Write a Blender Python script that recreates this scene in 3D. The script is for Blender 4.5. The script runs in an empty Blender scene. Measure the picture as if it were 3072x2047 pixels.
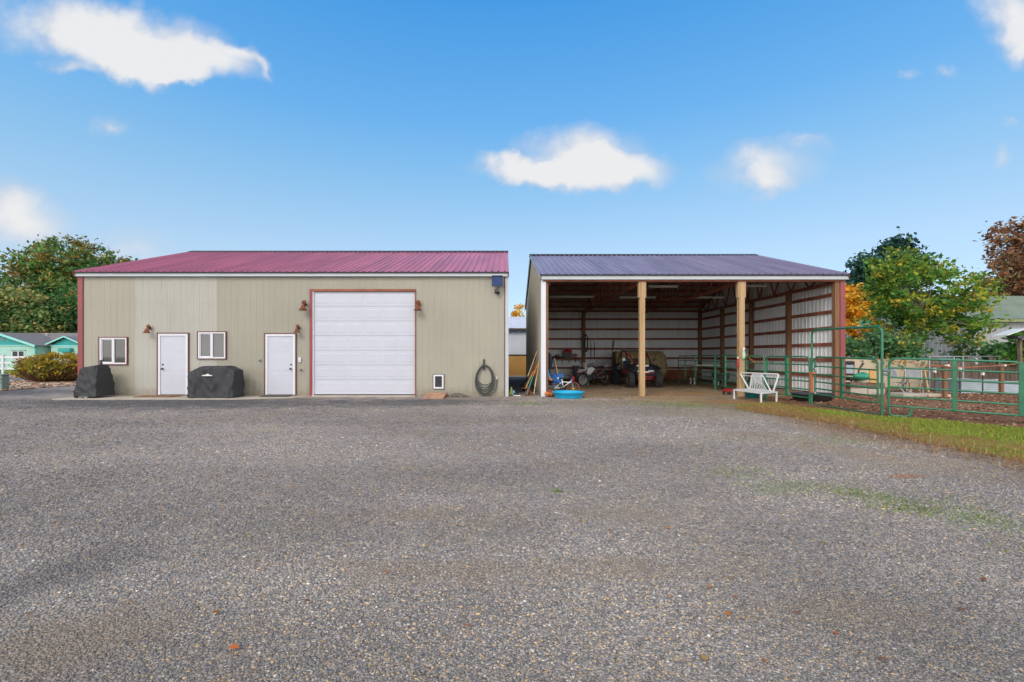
import bpy, math, random
import numpy as np
from mathutils import Vector, Matrix, noise as mnoise
random.seed(7); RS = np.random.RandomState(11)
S = bpy.context.scene; COL = S.collection; R = math.radians
# ---- viewing geometry of the photograph (3072 x 2047): focal length, vanishing point, eye height
F, VX, VY, EYE = 1418.0, 1515.0, 1067.0, 1.475
def wx(px, Y): return (px-VX)/F*Y
def wz(py, Y): return EYE-(py-VY)/F*Y
def P(px, py, Y): return Vector((wx(px, Y), Y, wz(py, Y)))
def G(px, py, z=0.0):
    Y = F*(EYE-z)/(py-VY); return Vector((wx(px, Y), Y, z))
def srgb(r, g, b):
    f = lambda c: (c/255/12.92) if c/255 <= .04045 else ((c/255+.055)/1.055)**2.4
    return (f(r), f(g), f(b))

# ---------------------------------------------------------------- mesh builder
class MB:
    def __init__(s): s.v=[]; s.f=[]; s.m=[]; s.sm=[]
    def add(s, vs, fs, mi=0, smooth=False):
        o=len(s.v); s.v += [tuple(v) for v in vs]
        for f in fs: s.f.append([i+o for i in f]); s.m.append(mi); s.sm.append(smooth)
    def box(s, lo, hi, mi=0, bev=0.0):
        x0,y0,z0=lo; x1,y1,z1=hi
        if x0>x1: x0,x1=x1,x0
        if y0>y1: y0,y1=y1,y0
        if z0>z1: z0,z1=z1,z0
        b=min(bev,(x1-x0)*.45,(y1-y0)*.45,(z1-z0)*.45)
        if b<=0:
            vs=[(x0,y0,z0),(x1,y0,z0),(x1,y1,z0),(x0,y1,z0),(x0,y0,z1),(x1,y0,z1),(x1,y1,z1),(x0,y1,z1)]
            s.add(vs,[(0,3,2,1),(4,5,6,7),(0,1,5,4),(1,2,6,5),(2,3,7,6),(3,0,4,7)],mi)
        else:
            def ring(x0,y0,x1,y1,z,c): return [(x0+c,y0,z),(x1-c,y0,z),(x1,y0+c,z),(x1,y1-c,z),(x1-c,y1,z),(x0+c,y1,z),(x0,y1-c,z),(x0,y0+c,z)]
            rs=[ring(x0+b,y0+b,x1-b,y1-b,z0,b*.3),ring(x0,y0,x1,y1,z0+b,b),ring(x0,y0,x1,y1,z1-b,b),ring(x0+b,y0+b,x1-b,y1-b,z1,b*.3)]
            vs=[v for r in rs for v in r]; fs=[tuple(range(7,-1,-1)),tuple(range(24,32))]
            for k in range(3):
                for i in range(8):
                    j=(i+1)%8; fs.append((k*8+i,k*8+j,k*8+8+j,k*8+8+i))
            s.add(vs,fs,mi)
    def obox(s, c, ax, ay, az, mi=0):   # centre and three half-axis vectors
        c=Vector(c); ax=Vector(ax); ay=Vector(ay); az=Vector(az); vs=[]
        for k in (-1,1):
            for (i,j) in ((-1,-1),(1,-1),(1,1),(-1,1)): vs.append(c+ax*i+ay*j+az*k)
        s.add(vs,[(0,3,2,1),(4,5,6,7),(0,1,5,4),(1,2,6,5),(2,3,7,6),(3,0,4,7)],mi)
    def bar(s, p0, p1, w, h, mi=0, up=(0,0,1)):  # rectangular bar
        p0=Vector(p0); p1=Vector(p1); d=(p1-p0); up=Vector(up)
        sd=d.cross(up)
        if sd.length<1e-6: sd=d.cross(Vector((1,0,0)))
        sd.normalize(); u2=sd.cross(d).normalized()
        s.obox((p0+p1)/2,d/2,sd*(w/2),u2*(h/2),mi)
    def tube(s, pts, r, n=8, mi=0, closed=False, cap=True, smooth=True):
        pts=[Vector(p) for p in pts]; m=len(pts)
        rs=r if isinstance(r,(list,tuple)) else [r]*m
        vs=[]; fs=[]; prev=None
        for i,p in enumerate(pts):
            if closed: t=pts[(i+1)%m]-pts[i-1]
            elif i==0: t=pts[1]-p
            elif i==m-1: t=p-pts[i-1]
            else: t=(pts[i+1]-p).normalized()+(p-pts[i-1]).normalized()
            if t.length<1e-9: t=Vector((0,0,1))
            t.normalize()
            if prev is None:
                a=Vector((0,0,1)) if abs(t.z)<.9 else Vector((1,0,0))
                u=t.cross(a).normalized()
            else:
                u=prev-t*prev.dot(t)
                u=u.normalized() if u.length>1e-6 else t.orthogonal().normalized()
            prev=u; w=t.cross(u)
            for k in range(n):
                a=2*math.pi*k/n; vs.append(p+(u*math.cos(a)+w*math.sin(a))*rs[i])
        for i in range(m if closed else m-1):
            i2=(i+1)%m
            for k in range(n):
                k2=(k+1)%n; fs.append((i*n+k,i*n+k2,i2*n+k2,i2*n+k))
        s.add(vs,fs,mi,smooth)
        if cap and not closed:
            s.add(vs[:n],[tuple(range(n-1,-1,-1))],mi); s.add(vs[-n:],[tuple(range(n))],mi)
    def lathe(s, prof, c=(0,0,0), n=24, mi=0, axis='z', smooth=True, sx=1, sy=1):
        vs=[]; fs=[]; c=Vector(c)
        for (r,z) in prof:
            for k in range(n):
                a=2*math.pi*k/n; x=r*math.cos(a)*sx; y=r*math.sin(a)*sy
                vs.append(c+(Vector((x,y,z)) if axis=='z' else Vector((z,x,y)) if axis=='x' else Vector((x,z,y))))
        m=len(prof)
        for i in range(m-1):
            for k in range(n):
                k2=(k+1)%n
                fs.append((i*n+k,i*n+k2,(i+1)*n+k2,(i+1)*n+k) if axis!='y' else (i*n+k,(i+1)*n+k,(i+1)*n+k2,i*n+k2))
        s.add(vs,fs,mi,smooth)
    def prism(s, poly, vec, mi=0):       # closed polygon (3-D points) extruded along vec
        n=len(poly); vec=Vector(vec); a=[Vector(p) for p in poly]; b=[p+vec for p in a]
        fs=[tuple(range(n-1,-1,-1)),tuple(range(n,2*n))]
        for i in range(n):
            j=(i+1)%n; fs.append((i,j,n+j,n+i))
        s.add(a+b,fs,mi)
    def quad(s,a,b,c,d,mi=0): s.add([a,b,c,d],[(0,1,2,3)],mi)
    def ball(s,c,r,sc=(1,1,1),n=12,mi=0,m=8):
        prof=[(max(1e-4,math.sin(math.pi*i/m))*r,-math.cos(math.pi*i/m)*r) for i in range(m+1)]
        vs=[];fs=[]
        for (q,z) in prof:
            for k in range(n):
                a=2*math.pi*k/n; vs.append((c[0]+q*math.cos(a)*sc[0],c[1]+q*math.sin(a)*sc[1],c[2]+z*sc[2]))
        for i in range(m):
            for k in range(n):
                k2=(k+1)%n; fs.append((i*n+k,i*n+k2,(i+1)*n+k2,(i+1)*n+k))
        s.add(vs,fs,mi,True)
    def frustum(s, x0,x1,z0,z1,y,dy,ins,mi=0):   # raised panel on a wall facing -y
        a=[(x0,y,z0),(x1,y,z0),(x1,y,z1),(x0,y,z1)]
        b=[(x0+ins,y-dy,z0+ins),(x1-ins,y-dy,z0+ins),(x1-ins,y-dy,z1-ins),(x0+ins,y-dy,z1-ins)]
        s.add(a+b,[(4,5,6,7),(0,1,5,4),(1,2,6,5),(2,3,7,6),(3,0,4,7)],mi)
    def build(s, name, mats, parent=None, local=False):
        me=bpy.data.meshes.new(name)
        off=Vector((0,0,0))
        if parent is not None and not local:
            q=parent
            while q is not None: off=off+q.location; q=q.parent
        me.from_pydata([(v[0]-off.x,v[1]-off.y,v[2]-off.z) for v in s.v],[],s.f)
        for m in (mats if isinstance(mats,(list,tuple)) else [mats]): me.materials.append(m)
        me.polygons.foreach_set('material_index',s.m); me.polygons.foreach_set('use_smooth',s.sm)
        me.validate(); me.update()
        o=bpy.data.objects.new(name,me); COL.objects.link(o)
        if parent is not None: o.parent=parent
        return o

def np_obj(name, V, Fc, mat, colors=None, parent=None, smooth=False):
    """numpy mesh: V (n,3), Fc (m,k) equal-sided faces, colours per face (m,3)"""
    me=bpy.data.meshes.new(name); V=np.asarray(V,np.float32)
    if parent is not None:
        off=Vector((0,0,0)); q=parent
        while q is not None: off=off+q.location; q=q.parent
        V=V-np.array(off,np.float32)
    m,k=Fc.shape
    me.vertices.add(len(V)); me.vertices.foreach_set('co',np.ascontiguousarray(V,np.float32).ravel())
    me.loops.add(m*k); me.loops.foreach_set('vertex_index',np.ascontiguousarray(Fc,np.int32).ravel())
    me.polygons.add(m); me.polygons.foreach_set('loop_start',np.arange(0,m*k,k,dtype=np.int32))
    if smooth: me.polygons.foreach_set('use_smooth',np.ones(m,bool))
    if colors is not None:
        a=me.attributes.new('tint','FLOAT_COLOR','FACE')
        c=np.ones((m,4),np.float32); c[:,:3]=colors; a.data.foreach_set('color',c.ravel())
    me.materials.append(mat); me.update(calc_edges=True)
    o=bpy.data.objects.new(name,me); COL.objects.link(o)
    if parent is not None: o.parent=parent
    return o

# ---------------------------------------------------------------- object properties
def tag(o,label=None,cat=None,group=None,kind=None):
    if label: o['label']=label
    if cat: o['category']=cat
    if group: o['group']=group
    if kind: o['kind']=kind
    return o
def thing(name,label,cat,loc=(0,0,0),rz=0.0,group=None):
    o=bpy.data.objects.new(name,None); COL.objects.link(o); o.location=loc; o.rotation_euler=(0,0,rz); o.empty_display_size=.2
    return tag(o,label,cat,group)
def copy_tree(o,parent=None):
    c=o.copy(); COL.objects.link(c)
    if parent is not None: c.parent=parent
    for ch in [x for x in bpy.data.objects if x.parent==o and x.name!=c.name]:
        copy_tree(ch,c)
    return c

# ---------------------------------------------------------------- materials
def nt(m): return m.node_tree.nodes, m.node_tree.links
def mat(name,col,rough=.6,metal=0.0,var=.12,scale=3.0,bump=0.0,bscale=40.0,spec=.5,coat=0.0,streak=None,col2=None,detail=4):
    m=bpy.data.materials.new(name); m.use_nodes=True; N,L=nt(m); b=N['Principled BSDF']
    b.inputs['Roughness'].default_value=rough; b.inputs['Metallic'].default_value=metal
    b.inputs['Specular IOR Level'].default_value=spec; b.inputs['Coat Weight'].default_value=coat
    tc=N.new('ShaderNodeTexCoord'); mp=N.new('ShaderNodeMapping'); L.new(tc.outputs['Object'],mp.inputs['Vector'])
    if streak: mp.inputs['Scale'].default_value=streak
    nz=N.new('ShaderNodeTexNoise'); nz.inputs['Scale'].default_value=scale; nz.inputs['Detail'].default_value=detail
    L.new(mp.outputs[0],nz.inputs['Vector'])
    rp=N.new('ShaderNodeValToRGB'); e=rp.color_ramp.elements
    c2=col2 if col2 else tuple(min(1,c*(1+var)) for c in col)
    e[0].position=.3; e[1].position=.7
    e[0].color=(*[c*(1-var) for c in col],1); e[1].color=(*c2,1)
    L.new(nz.outputs['Fac'],rp.inputs['Fac']); L.new(rp.outputs['Color'],b.inputs['Base Color'])
    if bump>0:
        n2=N.new('ShaderNodeTexNoise'); n2.inputs['Scale'].default_value=bscale; n2.inputs['Detail'].default_value=5
        L.new(mp.outputs[0],n2.inputs['Vector'])
        bp=N.new('ShaderNodeBump'); bp.inputs['Strength'].default_value=bump; bp.inputs['Distance'].default_value=.02
        L.new(n2.outputs['Fac'],bp.inputs['Height']); L.new(bp.outputs[0],b.inputs['Normal'])
    return m
def leaf_mat(name,trans=.35,rough=.6):
    m=bpy.data.materials.new(name); m.use_nodes=True; N,L=nt(m); b=N['Principled BSDF']
    at=N.new('ShaderNodeAttribute'); at.attribute_name='tint'
    b.inputs['Roughness'].default_value=rough; b.inputs['Specular IOR Level'].default_value=.25
    L.new(at.outputs['Color'],b.inputs['Base Color'])
    tr=N.new('ShaderNodeBsdfTranslucent'); L.new(at.outputs['Color'],tr.inputs['Color'])
    mx=N.new('ShaderNodeMixShader'); mx.inputs['Fac'].default_value=trans
    L.new(b.outputs[0],mx.inputs[1]); L.new(tr.outputs[0],mx.inputs[2]); L.new(mx.outputs[0],N['Material Output'].inputs['Surface'])
    return m
def tint_mat(name,rough=.75,bump=.3,bs=60):
    m=bpy.data.materials.new(name); m.use_nodes=True; N,L=nt(m); b=N['Principled BSDF']
    at=N.new('ShaderNodeAttribute'); at.attribute_name='tint'; L.new(at.outputs['Color'],b.inputs['Base Color'])
    b.inputs['Roughness'].default_value=rough; b.inputs['Specular IOR Level'].default_value=.3
    if bump:
        tc=N.new('ShaderNodeTexCoord'); n2=N.new('ShaderNodeTexNoise'); n2.inputs['Scale'].default_value=bs
        L.new(tc.outputs['Object'],n2.inputs['Vector']); bp=N.new('ShaderNodeBump'); bp.inputs['Strength'].default_value=bump; bp.inputs['Distance'].default_value=.01
        L.new(n2.outputs['Fac'],bp.inputs['Height']); L.new(bp.outputs[0],b.inputs['Normal'])
    return m
def math_node(N,L,op,a,b=None,c=None,clamp=False):
    n=N.new('ShaderNodeMath'); n.operation=op; n.use_clamp=clamp
    for i,x in enumerate((a,b,c)):
        if x is None: continue
        if isinstance(x,(int,float)): n.inputs[i].default_value=x
        else: L.new(x,n.inputs[i])
    return n.outputs[0]
def ellipse(N,L,vec,c,r,rot=0.0):      # 1 at the centre of the ellipse, 0 on its rim
    mp=N.new('ShaderNodeMapping'); mp.vector_type='TEXTURE'
    mp.inputs['Location'].default_value=(c[0],c[1],0); mp.inputs['Rotation'].default_value=(0,0,rot); mp.inputs['Scale'].default_value=(r[0],r[1],1)
    L.new(vec,mp.inputs['Vector']); ln=N.new('ShaderNodeVectorMath'); ln.operation='LENGTH'; L.new(mp.outputs[0],ln.inputs[0])
    return math_node(N,L,'SUBTRACT',1.0,ln.outputs['Value'])
def mixc(N,L,fac,a,b):
    n=N.new('ShaderNodeMix'); n.data_type='RGBA'
    for sock,x in ((n.inputs[0],fac),(n.inputs[6],a),(n.inputs[7],b)):
        if isinstance(x,(int,float)): sock.default_value=x
        elif isinstance(x,tuple): sock.default_value=(*x,1) if len(x)==3 else x
        else: L.new(x,sock)
    return n.outputs[2]
def smooth(N,L,x,lo,hi):
    n=N.new('ShaderNodeMapRange'); n.interpolation_type='SMOOTHSTEP'; n.inputs['From Min'].default_value=lo; n.inputs['From Max'].default_value=hi
    L.new(x,n.inputs['Value']); return n.outputs[0]

# ribbed sheet metal: u along origin+udir, v along vdir, ribs stand out along ndir; openings are (u0,u1,v0,v1)
def ribbed(mb,o,ud,vd,nd,ulen,vtop,pitch=.2286,h=.019,openings=(),bands=(),flat=False,minor=True):
    o=Vector(o); ud=Vector(ud); vd=Vector(vd); nd=Vector(nd)
    pts={0.0:0,ulen:0}; k=0
    prof=[(0,0),(.018,0),(.034,h),(.052,h),(.068,0)]
    if minor: prof+=[(.105,0),(.113,h*.22),(.123,h*.22),(.131,0),(.168,0),(.176,h*.22),(.186,h*.22),(.194,0)]
    while k*pitch<ulen:
        for (a,b) in prof:
            u=k*pitch+a*pitch/.2286
            if 0<u<ulen: pts[round(u,5)]=b
        k+=1
    us=sorted(pts); 
    def hh(u):
        for i in range(len(us)-1):
            if us[i]<=u<=us[i+1]:
                t=(u-us[i])/max(1e-9,us[i+1]-us[i]); return pts[us[i]]*(1-t)+pts[us[i+1]]*t
        return 0
    extra={}
    for q in openings:
        for u in q[:2]:
            if 0<u<ulen: extra[u]=hh(u)
    for (u,_) in bands:
        if 0<u<ulen: extra[u]=hh(u)
    pts.update(extra); us=sorted(pts)
    vt=vtop if callable(vtop) else (lambda u:vtop)
    for i in range(len(us)-1):
        a,b=us[i],us[i+1]; mid=(a+b)/2
        if b-a<1e-6: continue
        segs=[(0.0,None)]
        for q in sorted([q for q in openings if q[0]<=mid<=q[1]],key=lambda q:q[2]):
            new=[]
            for (v0,v1) in segs:
                if v1 is not None: new.append((v0,v1)); continue
                if q[2]>v0+1e-6: new.append((v0,q[2]))
                new.append((q[3],None))
            segs=new
        mi=0
        for (u,k2) in bands:
            if mid>u: mi=k2
        for (v0,v1) in segs:
            ta=vt(a) if v1 is None else v1; tb=vt(b) if v1 is None else v1
            if ta<=v0 and tb<=v0: continue
            q=[o+ud*a+vd*v0+nd*pts[a],o+ud*b+vd*v0+nd*pts[b],o+ud*b+vd*tb+nd*pts[b],o+ud*a+vd*ta+nd*pts[a]]
            mb.add(q,[(0,1,2,3)],mi)
SKY_STR,SKY_SAT,SKY_VAL,SUN_STR,EXPO,BACK=.15,1.1,1.0,1.05,0.85,1.2
# ---------------------------------------------------------------- shared materials
def wall_mat(name,col,rough=.45,dirt=True):
    m=mat(name,col,rough,0,.06,.5,spec=.4); N,L=nt(m); b=N['Principled BSDF']; src=b.inputs['Base Color'].links[0].from_socket
    tc=N.new('ShaderNodeTexCoord'); sp=N.new('ShaderNodeSeparateXYZ'); L.new(tc.outputs['Object'],sp.inputs[0])
    # screw heads: one row per girt, one screw per rib
    fx=math_node(N,L,'FRACT',math_node(N,L,'DIVIDE',sp.outputs[0],.2286)); fz=math_node(N,L,'FRACT',math_node(N,L,'DIVIDE',sp.outputs[2],.61))
    dx=math_node(N,L,'MULTIPLY',math_node(N,L,'SUBTRACT',fx,.5),.2286); dz=math_node(N,L,'MULTIPLY',math_node(N,L,'SUBTRACT',fz,.5),.61)
    d=math_node(N,L,'SQRT',math_node(N,L,'ADD',math_node(N,L,'MULTIPLY',dx,dx),math_node(N,L,'MULTIPLY',dz,dz)))
    k=math_node(N,L,'LESS_THAN',d,.012)
    c=mixc(N,L,math_node(N,L,'MULTIPLY',k,.45),src,(.12,.11,.10))
    # vertical rain streaks and splash dirt
    mp=N.new('ShaderNodeMapping'); mp.inputs['Scale'].default_value=(5,5,.35); L.new(tc.outputs['Object'],mp.inputs[0])
    nz=N.new('ShaderNodeTexNoise'); nz.inputs['Scale'].default_value=1.6; nz.inputs['Detail'].default_value=5; L.new(mp.outputs[0],nz.inputs['Vector'])
    st=smooth(N,L,nz.outputs['Fac'],.52,.78); c=mixc(N,L,math_node(N,L,'MULTIPLY',st,.22),c,(.20,.17,.12))
    if dirt:
        n3=N.new('ShaderNodeTexNoise'); n3.inputs['Scale'].default_value=6; n3.inputs['Detail'].default_value=6; L.new(tc.outputs['Object'],n3.inputs['Vector'])
        z2=math_node(N,L,'ADD',sp.outputs[2],math_node(N,L,'MULTIPLY',n3.outputs['Fac'],-.5))
        sd=smooth(N,L,z2,.16,-.22); c=mixc(N,L,math_node(N,L,'MULTIPLY',sd,.55),c,(.19,.15,.10))
    L.new(c,b.inputs['Base Color']); return m
M={}
M['tan']=wall_mat('tan_sheet_metal',(.328,.304,.246))
M['pale']=wall_mat('pale_sheet_metal',(.372,.358,.318))
M['olive']=wall_mat('aged_tan_metal',(.308,.287,.232))
M['lining']=mat('galvanised_lining',(.72,.74,.755),.5,0,.07,1.2,spec=.4,streak=(4,4,.4))
M['white']=mat('white_paint',(.64,.64,.69),.4,0,.03,2)
M['doorwhite']=mat('white_door_paint',(.49,.50,.57),.42,0,.03,1.5)
M['trimwhite']=mat('pale_grey_trim',(.44,.475,.50),.4,0,.05,2)
M['red']=mat('barn_red_trim',(.25,.045,.05),.4,0,.12,2)
M['rust']=mat('rusty_iron',(.17,.055,.022),.85,.0,.5,14,bump=.4)
M['rusttrim']=mat('faded_red_trim',(.26,.075,.035),.6,0,.25,3)
M['darkred']=mat('dark_red_trim',(.13,.03,.025),.5,0,.2,4)
M['black']=mat('black_plastic',(.018,.018,.02),.5,0,.2,8)
M['rubber']=mat('black_rubber',(.028,.027,.028),.85,0,.25,10,bump=.25,bscale=60)
M['dkgrey']=mat('dark_grey_metal',(.055,.055,.06),.5,.3,.2,6)
M['steel']=mat('galvanised_steel',(.42,.44,.46),.38,.75,.12,5)
M['roofred']=mat('burgundy_roof_metal',(.47,.135,.18),.38,.0,.2,.7,spec=.75,streak=(3.5,.35,.35))
M['roofblue']=mat('plum_roof_metal',(.245,.185,.25),.35,.10,.22,.6,spec=.9,streak=(3.5,.35,.35))
M['roofunder']=mat('dark_roof_underside',(.32,.28,.28),.7,0,.3,2)
M['wood']=mat('old_framing_wood',(.25,.085,.055),.8,0,.3,2.5,bump=.3,streak=(1,1,1),bscale=30)
M['woodpost']=mat('brown_post_wood',(.20,.098,.05),.8,0,.35,1.5,bump=.3,streak=(9,9,.6),bscale=12)
M['newpost']=mat('weathered_pine_post',(.44,.27,.125),.75,0,.25,1.5,bump=.25,streak=(10,10,.5),col2=(.50,.34,.19),bscale=14)
M['ply']=mat('plywood',(.47,.34,.20),.8,0,.2,4,bump=.15,streak=(1,6,6))
M['concrete']=mat('concrete_slab',(.42,.37,.31),.85,0,.16,2.2,bump=.2)
M['green']=mat('green_enamel',(.012,.145,.068),.36,0,.22,5,spec=.6)
M['cover']=mat('grey_cover_fabric',(.027,.028,.032),.7,0,.18,3,bump=.25,bscale=9)
M['hose']=mat('grey_green_hose',(.055,.062,.06),.5,0,.2,8)
M['poolblue']=mat('bright_blue_plastic',(.008,.36,.62),.32,0,.06,3)
M['teal']=mat('teal_plastic',(.02,.24,.26),.45,0,.1,3)
M['redpl']=mat('red_plastic',(.36,.015,.02),.4,0,.1,4)
M['orange']=mat('orange_paint',(.55,.16,.02),.5,0,.2,4)
M['yellow']=mat('yellow_paint',(.62,.40,.07),.5,0,.15,4)
M['straw']=mat('handle_wood',(.50,.36,.19),.7,0,.2,6)
M['blue']=mat('blue_plastic',(.02,.13,.42),.45,0,.15,4)
M['navy']=mat('navy_fabric',(.02,.03,.055),.85,0,.25,6,bump=.3,bscale=25)
M['solar']=mat('dark_blue_cell_glass',(.012,.035,.13),.18,0,.2,12)
M['bale']=mat('dry_hay',(.33,.25,.125),.95,0,.45,9,bump=.9,bscale=60,detail=8)
M['board']=mat('red_brown_board',(.28,.085,.035),.8,0,.2,2,bump=.2)
M['mint']=mat('mint_siding',(.34,.54,.48),.7,0,.05,1)
M['tealwall']=mat('teal_gable_paint',(.03,.30,.30),.7,0,.08,1)
M['aqua']=mat('aqua_trim',(.27,.62,.60),.6,0,.05,1)
M['shingle']=mat('grey_shingles',(.20,.185,.19),.9,0,.18,3,bump=.3,bscale=20)
M['box']=mat('grey_green_box',(.19,.25,.21),.55,0,.08,3)
M['bark']=mat('tree_bark',(.17,.13,.10),.9,0,.3,4,bump=.6,bscale=18,streak=(3,3,.6))
M['palebark']=mat('pale_bark',(.34,.29,.23),.9,0,.25,5,bump=.4,bscale=18)
M['rampwood']=mat('worn_red_plywood',(.40,.22,.14),.8,0,.3,5,bump=.25)
M['dullgrey']=mat('dull_grey_frame',(.22,.23,.235),.6,0,.2,5)
M['beige']=mat('beige_board',(.52,.42,.30),.8,0,.08,1.2)
M['oldwood']=mat('weathered_boards',(.16,.115,.085),.9,0,.4,2,bump=.3,streak=(5,5,1))
M['galvbed']=mat('corrugated_steel',(.36,.42,.46),.4,.5,.12,4)
M['greenroof']=mat('grey_green_roof',(.22,.26,.19),.5,0,.1,1)
M['rope']=mat('faded_red_rope',(.45,.15,.07),.9,0,.2,10)
M['lampwhite']=mat('lamp_tube_white',(.70,.70,.68),.4,0,.04,3)
M['ochre']=mat('ochre_wainscot',(.52,.27,.07),.6,0,.12,1.2)
M['whitemetal']=mat('white_sheet_metal',(.60,.62,.68),.5,0,.05,1)
M['benchwhite']=mat('chalky_white_paint',(.62,.63,.62),.5,0,.12,9)
M['mat']=mat('brown_door_mat',(.20,.10,.045),.95,0,.4,12,bump=.4)
M['darkmat']=mat('dark_rubber_mat',(.045,.05,.045),.9,0,.3,12,bump=.4)
def glass_mat():
    m=bpy.data.materials.new('window_glass'); m.use_nodes=True; N,L=nt(m); b=N['Principled BSDF']
    b.inputs['Base Color'].default_value=(.085,.08,.075,1); b.inputs['Roughness'].default_value=.04; b.inputs['Specular IOR Level'].default_value=.9
    t=N.new('ShaderNodeBsdfTransparent'); t.inputs[0].default_value=(.8,.84,.84,1); mx=N.new('ShaderNodeMixShader'); mx.inputs[0].default_value=.8
    L.new(t.outputs[0],mx.inputs[1]); L.new(b.outputs[0],mx.inputs[2]); L.new(mx.outputs[0],N['Material Output'].inputs[0]); return m
M['glass']=glass_mat()
M['leaf']=leaf_mat('leaves'); M['needle']=leaf_mat('needles',.15); M['blade']=leaf_mat('grass_blades',.3)
M['tint']=tint_mat('stone_and_chip')
# ---------------------------------------------------------------- camera, sky, sun
cam=bpy.data.cameras.new('camera'); co=bpy.data.objects.new('camera',cam); COL.objects.link(co); S.camera=co
co.location=(0,0,EYE); co.rotation_euler=(R(90),0,0)
cam.sensor_width=36; cam.sensor_fit='HORIZONTAL'; cam.lens=36*F/3072; cam.shift_x=(1536-VX)/3072; cam.shift_y=(VY-1023.5)/3072
cam.clip_start=.05; cam.clip_end=3000
SUN_EL,SUN_AZ=R(38),R(207)
W=bpy.data.worlds.new('World'); S.world=W; W.use_nodes=True; N,L=W.node_tree.nodes,W.node_tree.links
bg=N['Background']; bg.inputs['Strength'].default_value=SKY_STR
sky=N.new('ShaderNodeTexSky'); sky.sky_type='NISHITA'; sky.sun_disc=False; sky.sun_elevation=SUN_EL; sky.sun_rotation=SUN_AZ
sky.air_density=1.0; sky.dust_density=1.6; sky.ozone_density=1.6; sky.altitude=700
tc=N.new('ShaderNodeTexCoord'); dr=tc.outputs['Generated']
sp=N.new('ShaderNodeSeparateXYZ'); L.new(dr,sp.inputs[0])
hs=N.new('ShaderNodeHueSaturation'); hs.inputs['Saturation'].default_value=SKY_SAT; hs.inputs['Value'].default_value=SKY_VAL; L.new(sky.outputs[0],hs.inputs['Color'])
rmp=N.new('ShaderNodeValToRGB'); el=rmp.color_ramp.elements
STP=[(0,(196,220,238)),(.20,(176,207,232)),(.335,(138,194,234)),(.44,(102,178,238)),(.60,(56,156,232)),(1,(30,110,200))]
while len(el)<len(STP): el.new(.5)
for i_,(p_,c_) in enumerate(STP): el[i_].position=p_; el[i_].color=(*srgb(*c_),1)
L.new(sp.outputs[2],rmp.inputs['Fac'])
GAIN=1/(SKY_STR*2**EXPO)
rs_=N.new('ShaderNodeVectorMath'); rs_.operation='SCALE'; L.new(rmp.outputs[0],rs_.inputs[0]); rs_.inputs['Scale'].default_value=GAIN
skyc=mixc(N,L,.80,hs.outputs[0],rs_.outputs[0])
# clouds: soft ellipsoids in directions ahead of the yard, broken up by noise; unseen bank behind the camera added as fill, brightened low down
ay=math_node(N,L,'MAXIMUM',sp.outputs[1],.05)
cb=N.new('ShaderNodeCombineXYZ'); L.new(math_node(N,L,'DIVIDE',sp.outputs[0],ay),cb.inputs[0]); L.new(math_node(N,L,'DIVIDE',sp.outputs[2],ay),cb.inputs[1])
uv=cb.outputs[0]
nz=N.new('ShaderNodeTexNoise'); nz.inputs['Scale'].default_value=5.5; nz.inputs['Detail'].default_value=5; nz.inputs['Roughness'].default_value=.55; L.new(uv,nz.inputs['Vector'])
v1=N.new('ShaderNodeVectorMath'); v1.operation='SUBTRACT'; L.new(nz.outputs['Color'],v1.inputs[0]); v1.inputs[1].default_value=(.5,.5,.5)
v2=N.new('ShaderNodeVectorMath'); v2.operation='SCALE'; L.new(v1.outputs[0],v2.inputs[0]); v2.inputs['Scale'].default_value=.16
v3=N.new('ShaderNodeVectorMath'); v3.operation='ADD'; L.new(uv,v3.inputs[0]); L.new(v2.outputs[0],v3.inputs[1])
wuv=v3.outputs[0]
CL=[(235,75,260,95,-6,1.0),(430,110,270,95,-14,1.0),(560,170,230,62,-14,1.0),(720,160,95,22,-25,.5),(785,210,45,14,-50,.4),(430,205,95,40,-20,.8),(560,228,75,24,-14,.75),
    (195,183,95,20,-2,.55),(330,365,65,38,10,.6),(50,640,175,90,-8,1.1),(1745,455,190,92,4,1.15),(1560,515,170,42,2,.95),(1890,480,130,50,-10,.95),(1720,520,220,52,0,.9),
    (2300,515,170,80,0,.75),(2310,575,80,45,0,.6),(2420,435,75,28,-12,.38),(3040,45,125,110,0,1.05),(3060,135,60,62,0,.9),(2725,227,42,18,0,.42),(2822,231,30,18,0,.4),(3030,357,32,24,0,.4),(3030,452,30,34,0,.45),(400,750,140,62,-8,.5),(2100,590,120,20,0,.12)]
tot=None
for (px,py,rx,ry,rt,wt) in CL:
    e=math_node(N,L,'MULTIPLY',ellipse(N,L,wuv,((px-VX)/F,(VY-py)/F),(rx/F*1.32,ry/F*1.32),R(rt)),wt)
    e=math_node(N,L,'MAXIMUM',e,0.0); tot=e if tot is None else math_node(N,L,'ADD',tot,e)
n2=N.new('ShaderNodeTexNoise'); n2.inputs['Scale'].default_value=11; n2.inputs['Detail'].default_value=7; n2.inputs['Roughness'].default_value=.6; L.new(uv,n2.inputs['Vector'])
den=math_node(N,L,'ADD',tot,math_node(N,L,'MULTIPLY',math_node(N,L,'SUBTRACT',n2.outputs['Fac'],.5),.42))
cov=smooth(N,L,den,-.02,.95)
cov=math_node(N,L,'MULTIPLY',cov,smooth(N,L,tot,.0,.2))
cov=math_node(N,L,'MULTIPLY',cov,smooth(N,L,sp.outputs[1],.08,.2))
n3=N.new('ShaderNodeTexNoise'); n3.inputs['Scale'].default_value=2.6; n3.inputs['Detail'].default_value=6; L.new(dr,n3.inputs['Vector'])
back=math_node(N,L,'MULTIPLY',smooth(N,L,n3.outputs['Fac'],.30,.50),smooth(N,L,sp.outputs[1],.1,-.15))
back=math_node(N,L,'MULTIPLY',back,.97)
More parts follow.
